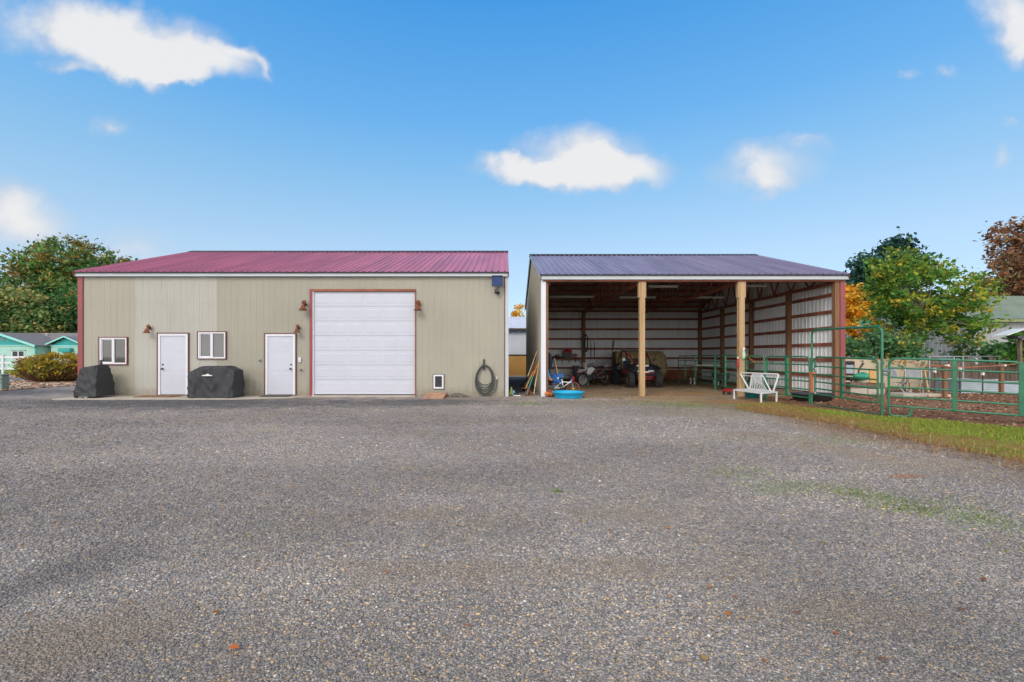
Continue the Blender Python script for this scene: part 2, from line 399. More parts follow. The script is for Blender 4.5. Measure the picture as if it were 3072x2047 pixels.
cov=math_node(N,L,'MULTIPLY',cov,.96)
shade=smooth(N,L,math_node(N,L,'ADD',den,math_node(N,L,'MULTIPLY',n2.outputs['Fac'],.9)),.45,1.5)
ccol=mixc(N,L,shade,tuple(c*GAIN for c in (.62,.65,.73)),tuple(c*GAIN for c in (.86,.86,.865)))
bs=N.new('ShaderNodeVectorMath'); bs.operation='SCALE'; bs.inputs[0].default_value=tuple(c*GAIN for c in (.9,.89,.88)); L.new(math_node(N,L,'MULTIPLY_ADD',smooth(N,L,sp.outputs[2],.42,.04),2.7,BACK),bs.inputs['Scale']); bcol=bs.outputs[0]
L.new(mixc(N,L,back,mixc(N,L,cov,skyc,ccol),bcol),bg.inputs['Color'])
pass
W.cycles.sampling_method='MANUAL'; W.cycles.sample_map_resolution=512
sd=Vector((math.sin(SUN_AZ)*math.cos(SUN_EL),math.cos(SUN_AZ)*math.cos(SUN_EL),math.sin(SUN_EL)))
sl=bpy.data.lights.new('sun','SUN'); sl.energy=SUN_STR; sl.angle=R(24); sl.color=(1,.95,.88)
so=bpy.data.objects.new('sun',sl); COL.objects.link(so); so.rotation_euler=(-sd).to_track_quat('-Z','Y').to_euler(); so.location=(-20,-30,40)
S.view_settings.view_transform='Standard'; S.view_settings.look='None'; S.view_settings.exposure=EXPO; S.view_settings.gamma=1
S.render.engine='CYCLES'; S.cycles.use_denoising=True; S.cycles.max_bounces=8; S.cycles.diffuse_bounces=6; S.cycles.transparent_max_bounces=8
# ---------------------------------------------------------------- ground
def sheet(name,poly,z,m,kind='structure',jit=.0,step=.35,seed=1,label=None,cat=None):
    pts=[]; n=len(poly); rr=random.Random(seed)
    for i in range(n):
        a=Vector((*poly[i],0)); b=Vector((*poly[(i+1)%n],0)); k=max(1,int((b-a).length/step))
        nr=(b-a).orthogonal() if False else Vector((-(b-a).y,(b-a).x,0)).normalized()
        for j in range(k):
            p=a.lerp(b,j/k)
            if jit: p=p+nr*((mnoise.noise(p*1.7+Vector((seed,0,0)))*1.0+mnoise.noise(p*6)*.55)*jit)
            pts.append((p.x,p.y,z))
    mb=MB(); mb.add(pts,[tuple(range(len(pts)))]); o=mb.build(name,m)
    tag(o,label,cat,None,kind); return o
def ground_mat(name,cols,scale,bump,bs,patches=(),rough=.95,fine=30.0):
    m=bpy.data.materials.new(name); m.use_nodes=True; N,L=nt(m); b=N['Principled BSDF']; b.inputs['Roughness'].default_value=rough; b.inputs['Specular IOR Level'].default_value=.15
    tc=N.new('ShaderNodeTexCoord'); v=tc.outputs['Object']
    a=N.new('ShaderNodeTexNoise'); a.inputs['Scale'].default_value=scale; a.inputs['Detail'].default_value=8; a.inputs['Roughness'].default_value=.65; L.new(v,a.inputs['Vector'])
    rp=N.new('ShaderNodeValToRGB'); el=rp.color_ramp.elements
    while len(el)<len(cols): el.new(.5)
    for i,c in enumerate(cols): el[i].position=.28+.44*i/(len(cols)-1); el[i].color=(*c,1)
    L.new(a.outputs['Fac'],rp.inputs['Fac']); c=rp.outputs['Color']
    f=N.new('ShaderNodeTexNoise'); f.inputs['Scale'].default_value=fine; f.inputs['Detail'].default_value=6; f.inputs['Roughness'].default_value=.7; L.new(v,f.inputs['Vector'])
    vv=math_node(N,L,'MULTIPLY_ADD',f.outputs['Fac'],1.5,.25)
    sc=N.new('ShaderNodeVectorMath'); sc.operation='SCALE'; L.new(c,sc.inputs[0]); L.new(vv,sc.inputs['Scale']); c=sc.outputs[0]
    for (ctr,rad,rot,col,amt) in patches:
        e=math_node(N,L,'ADD',ellipse(N,L,v,ctr,rad,rot),math_node(N,L,'MULTIPLY',math_node(N,L,'SUBTRACT',a.outputs['Fac'],.5),1.6))
        c=mixc(N,L,math_node(N,L,'MULTIPLY',smooth(N,L,e,0,.7),amt),c,col)
    L.new(c,b.inputs['Base Color'])
    bp=N.new('ShaderNodeBump'); bp.inputs['Strength'].default_value=bump; bp.inputs['Distance'].default_value=.03
    g=N.new('ShaderNodeTexNoise'); g.inputs['Scale'].default_value=bs; g.inputs['Detail'].default_value=8; g.inputs['Roughness'].default_value=.7; L.new(v,g.inputs['Vector'])
    L.new(g.outputs['Fac'],bp.inputs['Height']); L.new(bp.outputs[0],b.inputs['Normal']); return m
def gravel_mat():
    m=bpy.data.materials.new('crushed_gravel'); m.use_nodes=True; N,L=nt(m); b=N['Principled BSDF']; b.inputs['Roughness'].default_value=.85; b.inputs['Specular IOR Level'].default_value=.3
    tc=N.new('ShaderNodeTexCoord'); v=tc.outputs['Object']
    wn=N.new('ShaderNodeTexNoise'); wn.inputs['Scale'].default_value=14; wn.inputs['Detail'].default_value=3; L.new(v,wn.inputs['Vector'])
    wv=N.new('ShaderNodeVectorMath'); wv.operation='MULTIPLY_ADD'; L.new(wn.outputs['Color'],wv.inputs[0]); wv.inputs[1].default_value=(.05,.05,0); L.new(v,wv.inputs[2])
    cols=None; H=None
    for (s,wt) in ((58,.5),(27,.5)):
        vo=N.new('ShaderNodeTexVoronoi'); vo.inputs['Scale'].default_value=s; L.new(wv.outputs[0],vo.inputs['Vector'])
        sx=N.new('ShaderNodeSeparateColor'); L.new(vo.outputs['Color'],sx.inputs[0])
        rp=N.new('ShaderNodeValToRGB'); el=rp.color_ramp.elements
        st=[(0,(.105,.10,.098)),(.25,(.15,.144,.14)),(.5,(.19,.182,.177)),(.75,(.23,.22,.212)),(.93,(.27,.235,.185)),(.975,(.32,.22,.12)),(1,(.40,.37,.34))]
        while len(el)<len(st): el.new(.5)
        for i,(p,c) in enumerate(st): el[i].position=p; el[i].color=(*c,1)
        L.new(sx.outputs[0],rp.inputs['Fac'])
        cols=rp.outputs['Color'] if cols is None else mixc(N,L,wt,cols,rp.outputs['Color'])
        h=math_node(N,L,'MULTIPLY',vo.outputs['Distance'],-1.0 if s>20 else -.8)
        H=h if H is None else math_node(N,L,'ADD',H,h)
    c=cols
    def nz(sc,det=5,ro=.6,mp=None):
        n=N.new('ShaderNodeTexNoise'); n.inputs['Scale'].default_value=sc; n.inputs['Detail'].default_value=det; n.inputs['Roughness'].default_value=ro
        L.new(mp if mp else v,n.inputs['Vector']); return n.outputs['Fac']
    mp=N.new('ShaderNodeMapping'); mp.inputs['Rotation'].default_value=(0,0,.18); mp.inputs['Scale'].default_value=(.28,.75,1); L.new(v,mp.inputs[0])
    big=nz(.55,6,.6,mp.outputs[0]); mid=nz(5,6,.75)
    wm=N.new('ShaderNodeVectorMath'); wm.operation='MULTIPLY'; L.new(c,wm.inputs[0]); wm.inputs[1].default_value=(1.72,1.58,1.43); c=wm.outputs[0]
    val=math_node(N,L,'ADD',math_node(N,L,'MULTIPLY_ADD',big,1.3,.35),math_node(N,L,'MULTIPLY_ADD',mid,.9,-.45))
    sc=N.new('ShaderNodeVectorMath'); sc.operation='SCALE'; L.new(c,sc.inputs[0]); L.new(val,sc.inputs['Scale']); c=sc.outputs[0]
    tint=mixc(N,L,smooth(N,L,nz(.9,5),.45,.7),(1.0,.985,1.03),(1.07,1.0,.90))
    mu=N.new('ShaderNodeVectorMath'); mu.operation='MULTIPLY'; L.new(c,mu.inputs[0]); L.new(tint,mu.inputs[1]); c=mu.outputs[0]
    pn=nz(1.6,7,.7)
    global PT
    PT=[((-10,14.8),(10,3.0),0,(.085,.087,.095),.85),((-21,18),(6,4),.2,(.075,.078,.09),.8),((-2.5,15.0),(3.8,1.9),0,(.095,.097,.104),.75),
        ((5.3,7.1),(.75,2.3),.42,(.33,.25,.185),.8),((4.6,8.9),(1.1,.6),0,(.27,.20,.14),.5),((3.9,4.9),(.5,.35),0,(.18,.24,.09),.35),((3.3,5.3),(.8,.35),0,(.20,.22,.11),.5),((4.25,4.3),(.4,.6),0,(.18,.24,.10),.3),
        ((-3.05,3.05),(.42,1.0),-.25,(.12,.105,.102),.5),((-2.4,2.35),(1.3,.55),0,(.26,.20,.145),.65),((0,3.25),(1.7,.28),0,(.29,.215,.155),.55),((1.2,4.4),(.9,.4),0,(.28,.22,.165),.5),((-.9,4.4),(.8,.35),0,(.28,.21,.15),.4),((1.9,2.7),(.8,.25),0,(.27,.21,.15),.4),((0.7,14.4),(1.2,.4),0,(.17,.20,.10),.4),
        ((2.6,14.8),(2.6,1.0),0,(.22,.18,.145),.6),((5.2,12.3),(2.2,1.8),.3,(.31,.25,.175),.75),((6.35,9.0),(.75,3.2),0,(.32,.22,.145),.75),((3.6,14.6),(2.4,1.0),0,(.30,.245,.18),.7),((4.9,5.75),(.4,.12),0,(.33,.14,.06),.6)]
    for (ctr,rad,rot,col,amt) in PT:
        e=math_node(N,L,'ADD',ellipse(N,L,v,ctr,rad,rot),math_node(N,L,'MULTIPLY',math_node(N,L,'SUBTRACT',pn,.5),1.7))
        k=math_node(N,L,'MULTIPLY',smooth(N,L,e,0,.8),amt)
        sc2=N.new('ShaderNodeVectorMath'); sc2.operation='SCALE'; sc2.inputs[0].default_value=col
        L.new(math_node(N,L,'MULTIPLY_ADD',mid,1.5,.25),sc2.inputs['Scale']); c=mixc(N,L,k,c,sc2.outputs[0])
    L.new(c,b.inputs['Base Color'])
    H=math_node(N,L,'ADD',H,math_node(N,L,'MULTIPLY',nz(9,5),1.2))
    bp=N.new('ShaderNodeBump'); bp.inputs['Strength'].default_value=.9; bp.inputs['Distance'].default_value=.014; L.new(H,bp.inputs['Height']); L.new(bp.outputs[0],b.inputs['Normal'])
    return m
far=ground_mat('dry_field',[(.10,.10,.045),(.15,.14,.06),(.20,.17,.08)],.35,.4,12)
GR=MB(); GR.quad((-700,-300,0),(700,-300,0),(700,900,0),(-700,900,0)); tag(GR.build('ground',far),kind='structure')
gvl=gravel_mat()
sheet('gravel_yard',[(-20.4,-20),(7.4,-20),(7.2,3),(7.15,6.3),(7.05,8),(7.1,10),(6.6,11.7),(6.0,13.2),(4.6,15),(3.4,16.2),(1.32,16.9),(1.32,33),(.0,33),(-.2,17.2),(-15.3,17.2),(-16,31),(-20.6,31),(-21.0,23),(-21.2,20)],.004,gvl,jit=.18,step=.18,seed=2)
dirt=ground_mat('shed_dirt',[(.18,.13,.09),(.27,.20,.135),(.35,.27,.185)],1.4,.7,22,[((5,15.5),(3.5,.9),0,(.32,.25,.13),.5),((7.2,14.9),(1.6,1.0),.2,(.29,.15,.065),.75),((5.8,16.7),(1.6,.7),0,(.36,.23,.11),.7),((6.8,18.5),(2.2,.7),.1,(.37,.19,.075),.8),((5.2,14.3),(1.2,.5),0,(.28,.25,.08),.6)])
sheet('shed_floor',[(1.36,17.0),(3.4,16.2),(4.6,15),(6.0,13.2),(6.6,11.9),(8.3,13.6),(8.7,17),(12.1,17),(12.15,29.3),(1.36,29.3)],.008,dirt,jit=.14,step=.2,seed=5)
pad=ground_mat('paddock_soil',[(.13,.058,.033),(.21,.095,.05),(.30,.15,.08)],1.6,.9,16,[((13,13.5),(3,2),0,(.30,.17,.095),.6)])
sheet('paddock_ground',[(8.3,13.6),(8.6,13.1),(8.97,11.3),(9.7,10.6),(10.4,9.3),(13,6),(40,6),(40,20),(12.25,20),(12.25,16.9),(8.8,16.9)],.008,pad,jit=.16,step=.25,seed=8)
verge=ground_mat('verge_turf',[(.30,.14,.05),(.30,.19,.055),(.22,.24,.04),(.17,.24,.03)],1.1,.8,25,[((7.0,8.5),(.35,4.5),0,(.26,.11,.04),.8),((7.1,12.6),(.9,.5),.6,(.25,.12,.05),.6)])
sheet('verge_ground',[(7.4,-20),(7.2,3),(7.1,6.3),(7.0,8),(7.05,10),(6.6,11.7),(6.3,12.8),(7.2,14.6),(8.3,14.6),(8.45,13.5),(8.97,11.4),(9.7,10.7),(10.4,9.4),(13,6),(17,-20)],.012,verge,jit=.14,step=.2,seed=9)
bed=ground_mat('mulch_bed',[(.20,.12,.075),(.36,.23,.15),(.48,.35,.24)],3.0,.9,16)
sheet('planting_bed',[(-21.2,19.6),(-20.9,23),(-20.7,27.6),(-32,27.6),(-34,19.6)],.009,bed,jit=.2,step=.25,seed=12)
asph=ground_mat('driveway_gravel',[(.16,.16,.165),(.22,.215,.215)],.8,.5,20)
sheet('driveway',[(-15.4,28.0),(-15.4,31),(-80,31),(-80,28.0)],.0075,asph,jit=.15,seed=14)
lawn=ground_mat('mown_lawn',[(.10,.17,.025),(.15,.24,.04)],1.0,.6,20)
sheet('lawn',[(-15.5,36.4),(-15.5,50),(-120,50),(-120,36.4)],.008,lawn,jit=.3,seed=15)
pink=ground_mat('pink_rock',[(.25,.16,.13),(.42,.30,.26)],4.0,.9,14)
sheet('rock_border',[(-15.5,31.2),(-15.5,36.3),(-90,36.3),(-90,31.2)],.006,pink,jit=.3,seed=16)
yd=ground_mat('back_lane',[(.10,.10,.105),(.15,.148,.15)],.8,.4,20)
sheet('back_lane',[(-6,21.3),(12,29.6),(12,33.6),(-6,33.6)] if False else [(.12,19),(1.3,19),(1.3,29.6),(10,29.6),(10,33.4),(-6,33.4),(-6,29.6),(.12,29.6)],.008,yd)

# loose stones on the gravel near the camera
phi=(1+5**.5)/2
ICO=np.array([(-1,phi,0),(1,phi,0),(-1,-phi,0),(1,-phi,0),(0,-1,phi),(0,1,phi),(0,-1,-phi),(0,1,-phi),(phi,0,-1),(phi,0,1),(-phi,0,-1),(-phi,0,1)],float); ICO/=np.linalg.norm(ICO[0])
ICF=np.array([(0,11,5),(0,5,1),(0,1,7),(0,7,10),(0,10,11),(1,5,9),(5,11,4),(11,10,2),(10,7,6),(7,1,8),(3,9,4),(3,4,2),(3,2,6),(3,6,8),(3,8,9),(4,9,5),(2,4,11),(6,2,10),(8,6,7),(9,8,1)])
def chips(name,pos,size,pal,flat=.55,elong=1.0,jitter=.25,mat_=None,rs=RS):
    n=len(pos); B=ICO[None]*(1+rs.uniform(-jitter,jitter,(n,12,1)))
    sc=np.stack([size*rs.uniform(.8,1.5,n)*elong,size*rs.uniform(.6,1.05,n),size*flat*rs.uniform(.7,1.3,n)],1)
    B=B*sc[:,None,:]; a=rs.uniform(0,6.283,n); t=rs.normal(0,.25,n)
    ca,sa,ct,st=np.cos(a),np.sin(a),np.cos(t),np.sin(t)
    x,y,z=B[...,0],B[...,1],B[...,2]
    y,z=y*ct[:,None]-z*st[:,None],y*st[:,None]+z*ct[:,None]
    x,y=x*ca[:,None]-y*sa[:,None],x*sa[:,None]+y*ca[:,None]
    V=np.stack([x,y,z],-1)+pos[:,None,:]
    Fc=(ICF[None]+np.arange(n)[:,None,None]*12).reshape(-1,3)
    col=np.repeat(pal,20,axis=0)
    return np_obj(name,V.reshape(-1,3),Fc,mat_ or M['tint'],col)
def stone_colours(n,x,y):
    near=np.clip((3.3-y)/1.2,0,1)*np.clip(1.6-np.abs(x-.3)*.6,0,1)
    base=RS.choice(7,n,p=[.19,.28,.27,.17,.055,.015,.02]); sw=RS.uniform(0,1,n)<near*.12; base[sw]=RS.choice([4,5,5,6],sw.sum())
    C=np.array([(.085,.082,.080),(.135,.13,.126),(.19,.182,.176),(.245,.232,.222),(.25,.20,.145),(.36,.265,.155),(.36,.34,.32)])[base]
    C=C*RS.uniform(.75,1.25,(n,1))*np.array([1.72,1.58,1.43]); 
    kk=np.where(base>=4,.95,.74)[:,None]; C=C*kk+np.array((.26,.243,.228))*(1-kk)
    big=np.array([mnoise.noise(Vector((a*.22+b*.04,b*.5,1.7)))+.5*mnoise.noise(Vector((a*.7,b*1.1,5))) for a,b in zip(x,y)])
    C=C*(1+.5*big)[:,None]
    pn=np.array([mnoise.noise(Vector((a*1.6,b*1.6,8)))+.6*mnoise.noise(Vector((a*4,b*4,2))) for a,b in zip(x,y)])
    for (ctr,rad,rot,col,amt) in PT:
        dx,dy=x-ctr[0],y-ctr[1]; c_,s_=math.cos(rot),math.sin(rot); u=(dx*c_+dy*s_)/rad[0]; w=(-dx*s_+dy*c_)/rad[1]
        e=np.clip((1-np.sqrt(u*u+w*w)+pn*.7)/.8,0,1)*amt; C=C*(1-e[:,None])+np.array(col)*RS.uniform(.7,1.35,(n,1))*e[:,None]
    return C
n=200000; q_=.6; u_=RS.uniform(0,1,n); y=(1.8**-q_+u_*(17.0**-q_-1.8**-q_))**(-1/q_); x=y*RS.uniform(-1.14,1.14,n)
k=(x<6.95-.45*np.clip(y-11.5,0,9))&(x>-19)&~((y>15.6)&(x<.1))&(y<16.6); x,y=x[k],y[k]
sz=(np.abs(RS.normal(0,.38,len(x)))+1)*.0036*y**.5; ps=np.stack([x,y,.004+sz*.2],1)
tag(chips('loose_gravel',ps,sz,stone_colours(len(ps),ps[:,0],ps[:,1]),flat=.45),kind='stuff')

def blades(name,pos,h,cols,w=.006,lean=.5,mat_=None,flatness=None):
    n=len(pos); a=RS.uniform(0,6.283,n); l=np.abs(RS.normal(0,lean,n)); d=np.stack([np.cos(a)*l,np.sin(a)*l,np.ones(n)],1); d/=np.linalg.norm(d,axis=1)[:,None]
    b=RS.uniform(0,6.283,n); sdv=np.stack([np.cos(b),np.sin(b),np.zeros(n)],1)*(w if np.ndim(w)==0 else w[:,None])
    mid=pos+d*(h*.55)[:,None]; tip=pos+d*(h*.9)[:,None]+np.stack([np.cos(a)*l,np.sin(a)*l,-.25*np.ones(n)],1)*(h*.35)[:,None]
    V=np.stack([pos-sdv,pos+sdv,mid+sdv*.8,tip],1); V2=np.stack([mid-sdv*.8],1)
    V=np.concatenate([V,V2],1).reshape(-1,3)
    o=np.arange(n)[:,None]*5
    Fc=np.concatenate([np.concatenate([o,o+1,o+2,o+4],1)],0); Ft=np.concatenate([o+4,o+2,o+3,o+3],1)
    me_f=np.concatenate([Fc],0)
    # quads for the lower half, triangles for the tips (as thin quads)
    V=np.concatenate([V,],0); tipdup=V.reshape(n,5,3)[:,3]+sdv*.12
    base=len(V); V=np.concatenate([V,tipdup],0); Ft=np.concatenate([o+4,o+2,base+np.arange(n)[:,None],o+3],1)
    return np_obj(name,V,np.concatenate([Fc,Ft],0),mat_ or M['blade'],np.concatenate([cols,cols],0))
def pick(pal,n,p=None,v=.25):
    C=np.array(pal)[RS.choice(len(pal),n,p=p)]; return C*RS.uniform(1-v,1+v,(n,1))
def inpoly(x,y,poly):
    r=np.zeros(len(x),bool); j=len(poly)-1
    for i in range(len(poly)):
        xi,yi=poly[i]; xj,yj=poly[j]
        r^=((yi>y)!=(yj>y))&(x<(xj-xi)*(y-yi)/(yj-yi+1e-12)+xi); j=i
    return r
vp=[(7.25,3.5),(7.1,6.3),(7.0,8),(7.05,10),(6.6,11.7),(6.3,12.8),(7.2,14.6),(8.3,14.6),(8.45,13.5),(8.97,11.4),(9.7,10.7),(10.4,9.4),(13,6),(13,3.5)]
n=90000; x=RS.uniform(6.2,13,n); y=RS.uniform(3.5,14.7,n); k=inpoly(x,y,vp); x,y=x[k],y[k]
edge=np.clip((x-7.5)/1.1,0,1); nn=np.array([mnoise.noise(Vector((a*.9,b*.9,3)))+.5*mnoise.noise(Vector((a*3,b*3,7))) for a,b in zip(x,y)])
g=np.clip(edge*1.1+nn*.85-.15,0,1); keep=RS.uniform(0,1,len(x))<.45+.55*g; x,y,g=x[keep],y[keep],g[keep]
green=pick([(.25,.36,.035),(.17,.29,.03),(.32,.38,.05),(.35,.30,.07)],len(x)); brown=pick([(.38,.17,.055),(.40,.23,.085),(.30,.125,.045),(.42,.30,.13)],len(x))
isg=RS.uniform(0,1,len(x))<g; c=np.where(isg[:,None],green,brown)
h=np.where(isg,RS.uniform(.03,.085,len(x)),RS.uniform(.02,.05,len(x)))
tag(blades('grass',np.stack([x,y,np.full(len(x),.012)],1),h,c,w=.005,lean=.8),kind='stuff')
# weeds coming up through the gravel
wp=[]
for (cx,cy,r,n) in ((3.9,4.55,.34,300),(3.75,4.95,.30,150),(4.25,4.2,.4,110),(3.2,5.25,.7,90),(4.6,4.8,.5,90),(4.2,3.7,.5,70),(.75,14.5,.5,350),(3.0,6.0,.5,200),(.55,5.1,.06,60),(5.4,13.9,1.0,900),(6.9,13.9,.5,500),(4.3,14.6,.8,400),(5.6,8.2,.8,300)):
    wp.append(np.stack([RS.normal(cx,r*.55,n),RS.normal(cy,r*.4,n),np.full(n,.004)],1))
wp=np.concatenate(wp); tag(blades('weeds',wp,RS.uniform(.015,.05,len(wp)),pick([(.16,.28,.05),(.22,.30,.08),(.30,.29,.12)],len(wp)),w=.006,lean=1.0),kind='stuff')
# straw and chaff on the shed floor and along the verge
n=9000; x=np.concatenate([RS.uniform(1.6,12,n),RS.normal(6.95,.30,6000)]); y=np.concatenate([RS.uniform(14.3,28,n),RS.uniform(4,13.5,6000)])
k=~((x<3.2)&(y<16.6)); x,y=x[k],y[k]; n=len(x)
tag(blades('straw',np.stack([x,y,np.full(n,.013)],1),RS.uniform(.05,.14,n),pick([(.45,.30,.14),(.38,.20,.085),(.50,.38,.21),(.34,.14,.05)],n),w=.004,lean=6.0),kind='stuff')
# bark and rock chips in the bed beside the yard
n=5200; x=RS.uniform(-33,-20.8,n); y=RS.uniform(19.5,27.5,n); s=RS.uniform(.03,.09,n)
tag(chips('bark_chips',np.stack([x,y,.009+s*.3],1),s,pick([(.42,.29,.19),(.55,.42,.31),(.30,.16,.09),(.48,.34,.26),(.20,.14,.10)],n),flat=.4,elong=1.4),kind='stuff')
n=2600; x=RS.uniform(-55,-22,n); y=RS.uniform(31.3,36.2,n); s=RS.uniform(.05,.13,n)
tag(chips('border_rocks',np.stack([x,y,.006+s*.3],1),s,pick([(.45,.32,.28),(.36,.22,.18),(.52,.44,.40)],n),flat=.6),kind='stuff')
# clods on the paddock soil
n=9000; x=RS.uniform(8.9,30,n); y=RS.uniform(7,20,n); k=(x>9.2+(y<11)*(11-y)*.8)&~((x<12.4)&(y>16.8)); x,y=x[k],y[k]; s=RS.uniform(.012,.045,len(x))
tag(chips('soil_clods',np.stack([x,y,.008+s*.3],1),s,pick([(.10,.05,.03),(.17,.085,.048),(.26,.14,.08),(.34,.22,.13)],len(x)),flat=.6),kind='stuff')
# fallen leaves
lv=[]; 
for (px,py) in ((262,1478),(170,1580),(410,1395),(1630,1580),(1665,1565),(1745,1572),(1755,1572),(2005,1592),(1838,1600),(2195,1745),(2190,1855),(2120,1990),(1900,1450),(1775,1400),(1630,1370),(1240,1410),(1130,1480),(700,1480),(2950,1750),(2650,1995),(3010,1490),(3050,1488),(2060,1385),(2270,1395),(1315,1465),(1545,1800),(650,1850),(920,1815),(1550,1560),(700,1960),(1400,1890),(880,1470),(375,1228),(330,1395),(2480,1640),(2890,1840)):
    g=G(px+random.uniform(-8,8),py); lv.append((g.x,g.y))
for i in range(240):
    y=random.uniform(2.2,13); lv.append((random.uniform(-1.05,.95)*y,y))
n=len(lv); X=np.array(lv); V=[];Fc=[];C=[]
for i,(x,y) in enumerate(lv):
    if x>9: continue
    s=random.uniform(.010,.020)*(1.7 if i<36 else 1); a=random.uniform(0,6.28); o=len(V)
    ux,uy=math.cos(a)*s,math.sin(a)*s; b=s*random.uniform(.2,.7)
    V+=[(x-ux,y-uy,.03),(x+uy*.55,y-ux*.55,.02+b),(x+ux,y+uy,.03),(x-uy*.55,y+ux*.55,.018+b*.6)]; Fc.append((o,o+1,o+2,o+3))
    c=random.choice([(.50,.20,.05),(.42,.13,.035),(.55,.33,.08),(.30,.13,.06),(.55,.42,.12)]); C.append([k*random.uniform(.8,1.2) for k in c])
tag(np_obj('leaf_litter',np.array(V),np.array(Fc),M['leaf'],np.array(C)),kind='stuff')
# ---------------------------------------------------------------- the closed workshop
YF=17.0; YR=23.2; YB=29.4; Bx0,Bx1=-15.32,.096; BH=4.30; SC=F/YF
def fx(px): return (px-VX)/SC
def fz(py): return EYE-(py-VY)/SC
barn=thing('barn','long tan ribbed metal workshop with burgundy roof and white roll-up door','barn',((Bx0+Bx1)/2,YF,0))
W1=(fx(300),fx(384),fz(1094),fz(1012.5)); W2=(fx(595),fx(679.5),fz(1077),fz(995.5))
D1=(fx(474),fx(567.5),fz(1187),fz(999.5)); D2=(fx(795.5),fx(889),fz(1185),fz(1000.5)); GD=(fx(930),fx(1247.5),-.02,fz(868)); PD=(fx(1300),fx(1332),fz(1167),fz(1123.5))
ops=[(a-Bx0,b-Bx0,c,d) for (a,b,c,d) in (W1,W2,D1,D2,GD,PD)]
mb=MB()
ribbed(mb,(Bx0+.16,YF,0),(1,0,0),(0,0,1),(0,-1,0),Bx1-.1-Bx0-.16,BH,h=.007,openings=[(a-.16,b-.16,c,d) for a,b,c,d in ops],bands=[(fx(405)-Bx0-.16,1),(fx(650)-Bx0-.16,2),(fx(1130)-Bx0-.16,0)])
rz=6.5
gv=lambda u: BH+.08+min(u,YB-YF-u)*(rz-BH-.08)/(YR-YF)
ribbed(mb,(Bx0,YF+.02,0),(0,1,0),(0,0,1),(-1,0,0),YB-YF-.04,gv)
ribbed(mb,(Bx1,YF+.02,0),(0,1,0),(0,0,1),(1,0,0),YB-YF-.04,gv)
ribbed(mb,(Bx0+.02,YB,0),(1,0,0),(0,0,1),(0,1,0),Bx1-Bx0-.04,BH)
mb.box((Bx0+.2,YF+.12,.01),(Bx1-.2,YB-.1,.03))          # floor inside
mb.box((Bx0+.2,YF+5.0,.03),(Bx1-.2,YF+5.06,3.6))        # partition seen through the windows
mb.build('wall',[M['tan'],M['pale'],M['olive']],barn)
def roof(parent,x0,x1,eave_z,eave_y,ridge_z,m,yb,under=None):
    mb=MB(); n=Vector((0,-(ridge_z-eave_z),YR-eave_y)).normalized(); sl=Vector((0,YR-eave_y,ridge_z-eave_z)); ln=sl.length; sl.normalize()
    ribbed(mb,(x0,eave_y,eave_z),(1,0,0),sl,n,x1-x0,ln,h=.043,minor=False)
    n2=Vector((0,n.y*-1,n.z)); s2=Vector((0,-sl.y,sl.z))
    ribbed(mb,(x0,2*YR-eave_y,eave_z),(1,0,0),s2,n2,x1-x0,ln,h=.043,minor=False)
    r=mb.build('roof',m,parent)
    t=MB()
    for s in (-1,1): t.obox((( x0+x1)/2,YR+s*.14,ridge_z+.005),((x1-x0)/2+.02,0,0),Vector((0,.15,-s*.15*sl.z/sl.y)),(0,0,.006))
    t.build('ridge_cap',M['dkgrey'] if under is None else M['dkgrey'],r)
    c=MB(); c.box((x0+.02,eave_y+.02,eave_z-.035),(x1-.02,eave_y+.05,eave_z+.012)); c.build('closure_strip',M['black'],r)
    return r
rf=roof(barn,Bx0-.05,Bx1+.04,4.445,16.80,6.56,M['roofred'],YB)
t=MB(); t.box((Bx0-.06,16.86,4.305),(Bx1+.05,16.95,4.425)); t.box((Bx0-.06,16.95,4.305),(Bx1+.05,17.0,4.33)); t.build('eave_trim',M['trimwhite'],barn)
t=MB()
for s in (0,1):
    y0,y1=(16.82,YR) if s==0 else (YB*1.0+.18,YR)
    for x_ in (Bx0-.045,Bx1+.03): t=MB(); t.bar((x_,y0,4.36),(x_,y1,6.47),.03,.13); t.build('rake_trim',M['red'],barn)
t=MB(); t.box((Bx0-.02,YF-.035,0),(Bx0+.16,YF-.022,BH)); t.box((Bx0-.02,YF-.022,0),(Bx0-.006,YF+.15,BH)); t.build('corner_trim',M['red'],barn)
t=MB(); t.box((fx(1516),YF-.04,0),(Bx1+.03,YF-.022,BH)); t.build('corner_trim',M['trimwhite'],barn)
t=MB(); t.box((fx(1513),YF-.035,0),(fx(1516),YF-.021,BH)); t.build('corner_strip',M['darkred'],barn)
def frame_rect(mb,x0,x1,z0,z1,w,y0,y1,sides='lrtb',mi=0):
    if 'l' in sides: mb.box((x0,y0,z0),(x0+w,y1,z1),mi)
    if 'r' in sides: mb.box((x1-w,y0,z0),(x1,y1,z1),mi)
    if 't' in sides: mb.box((x0+w*('l' in sides),y0,z1-w),(x1-w*('r' in sides),y1,z1),mi)
    if 'b' in sides: mb.box((x0+w*('l' in sides),y0,z0),(x1-w*('r' in sides),y1,z0+w),mi)
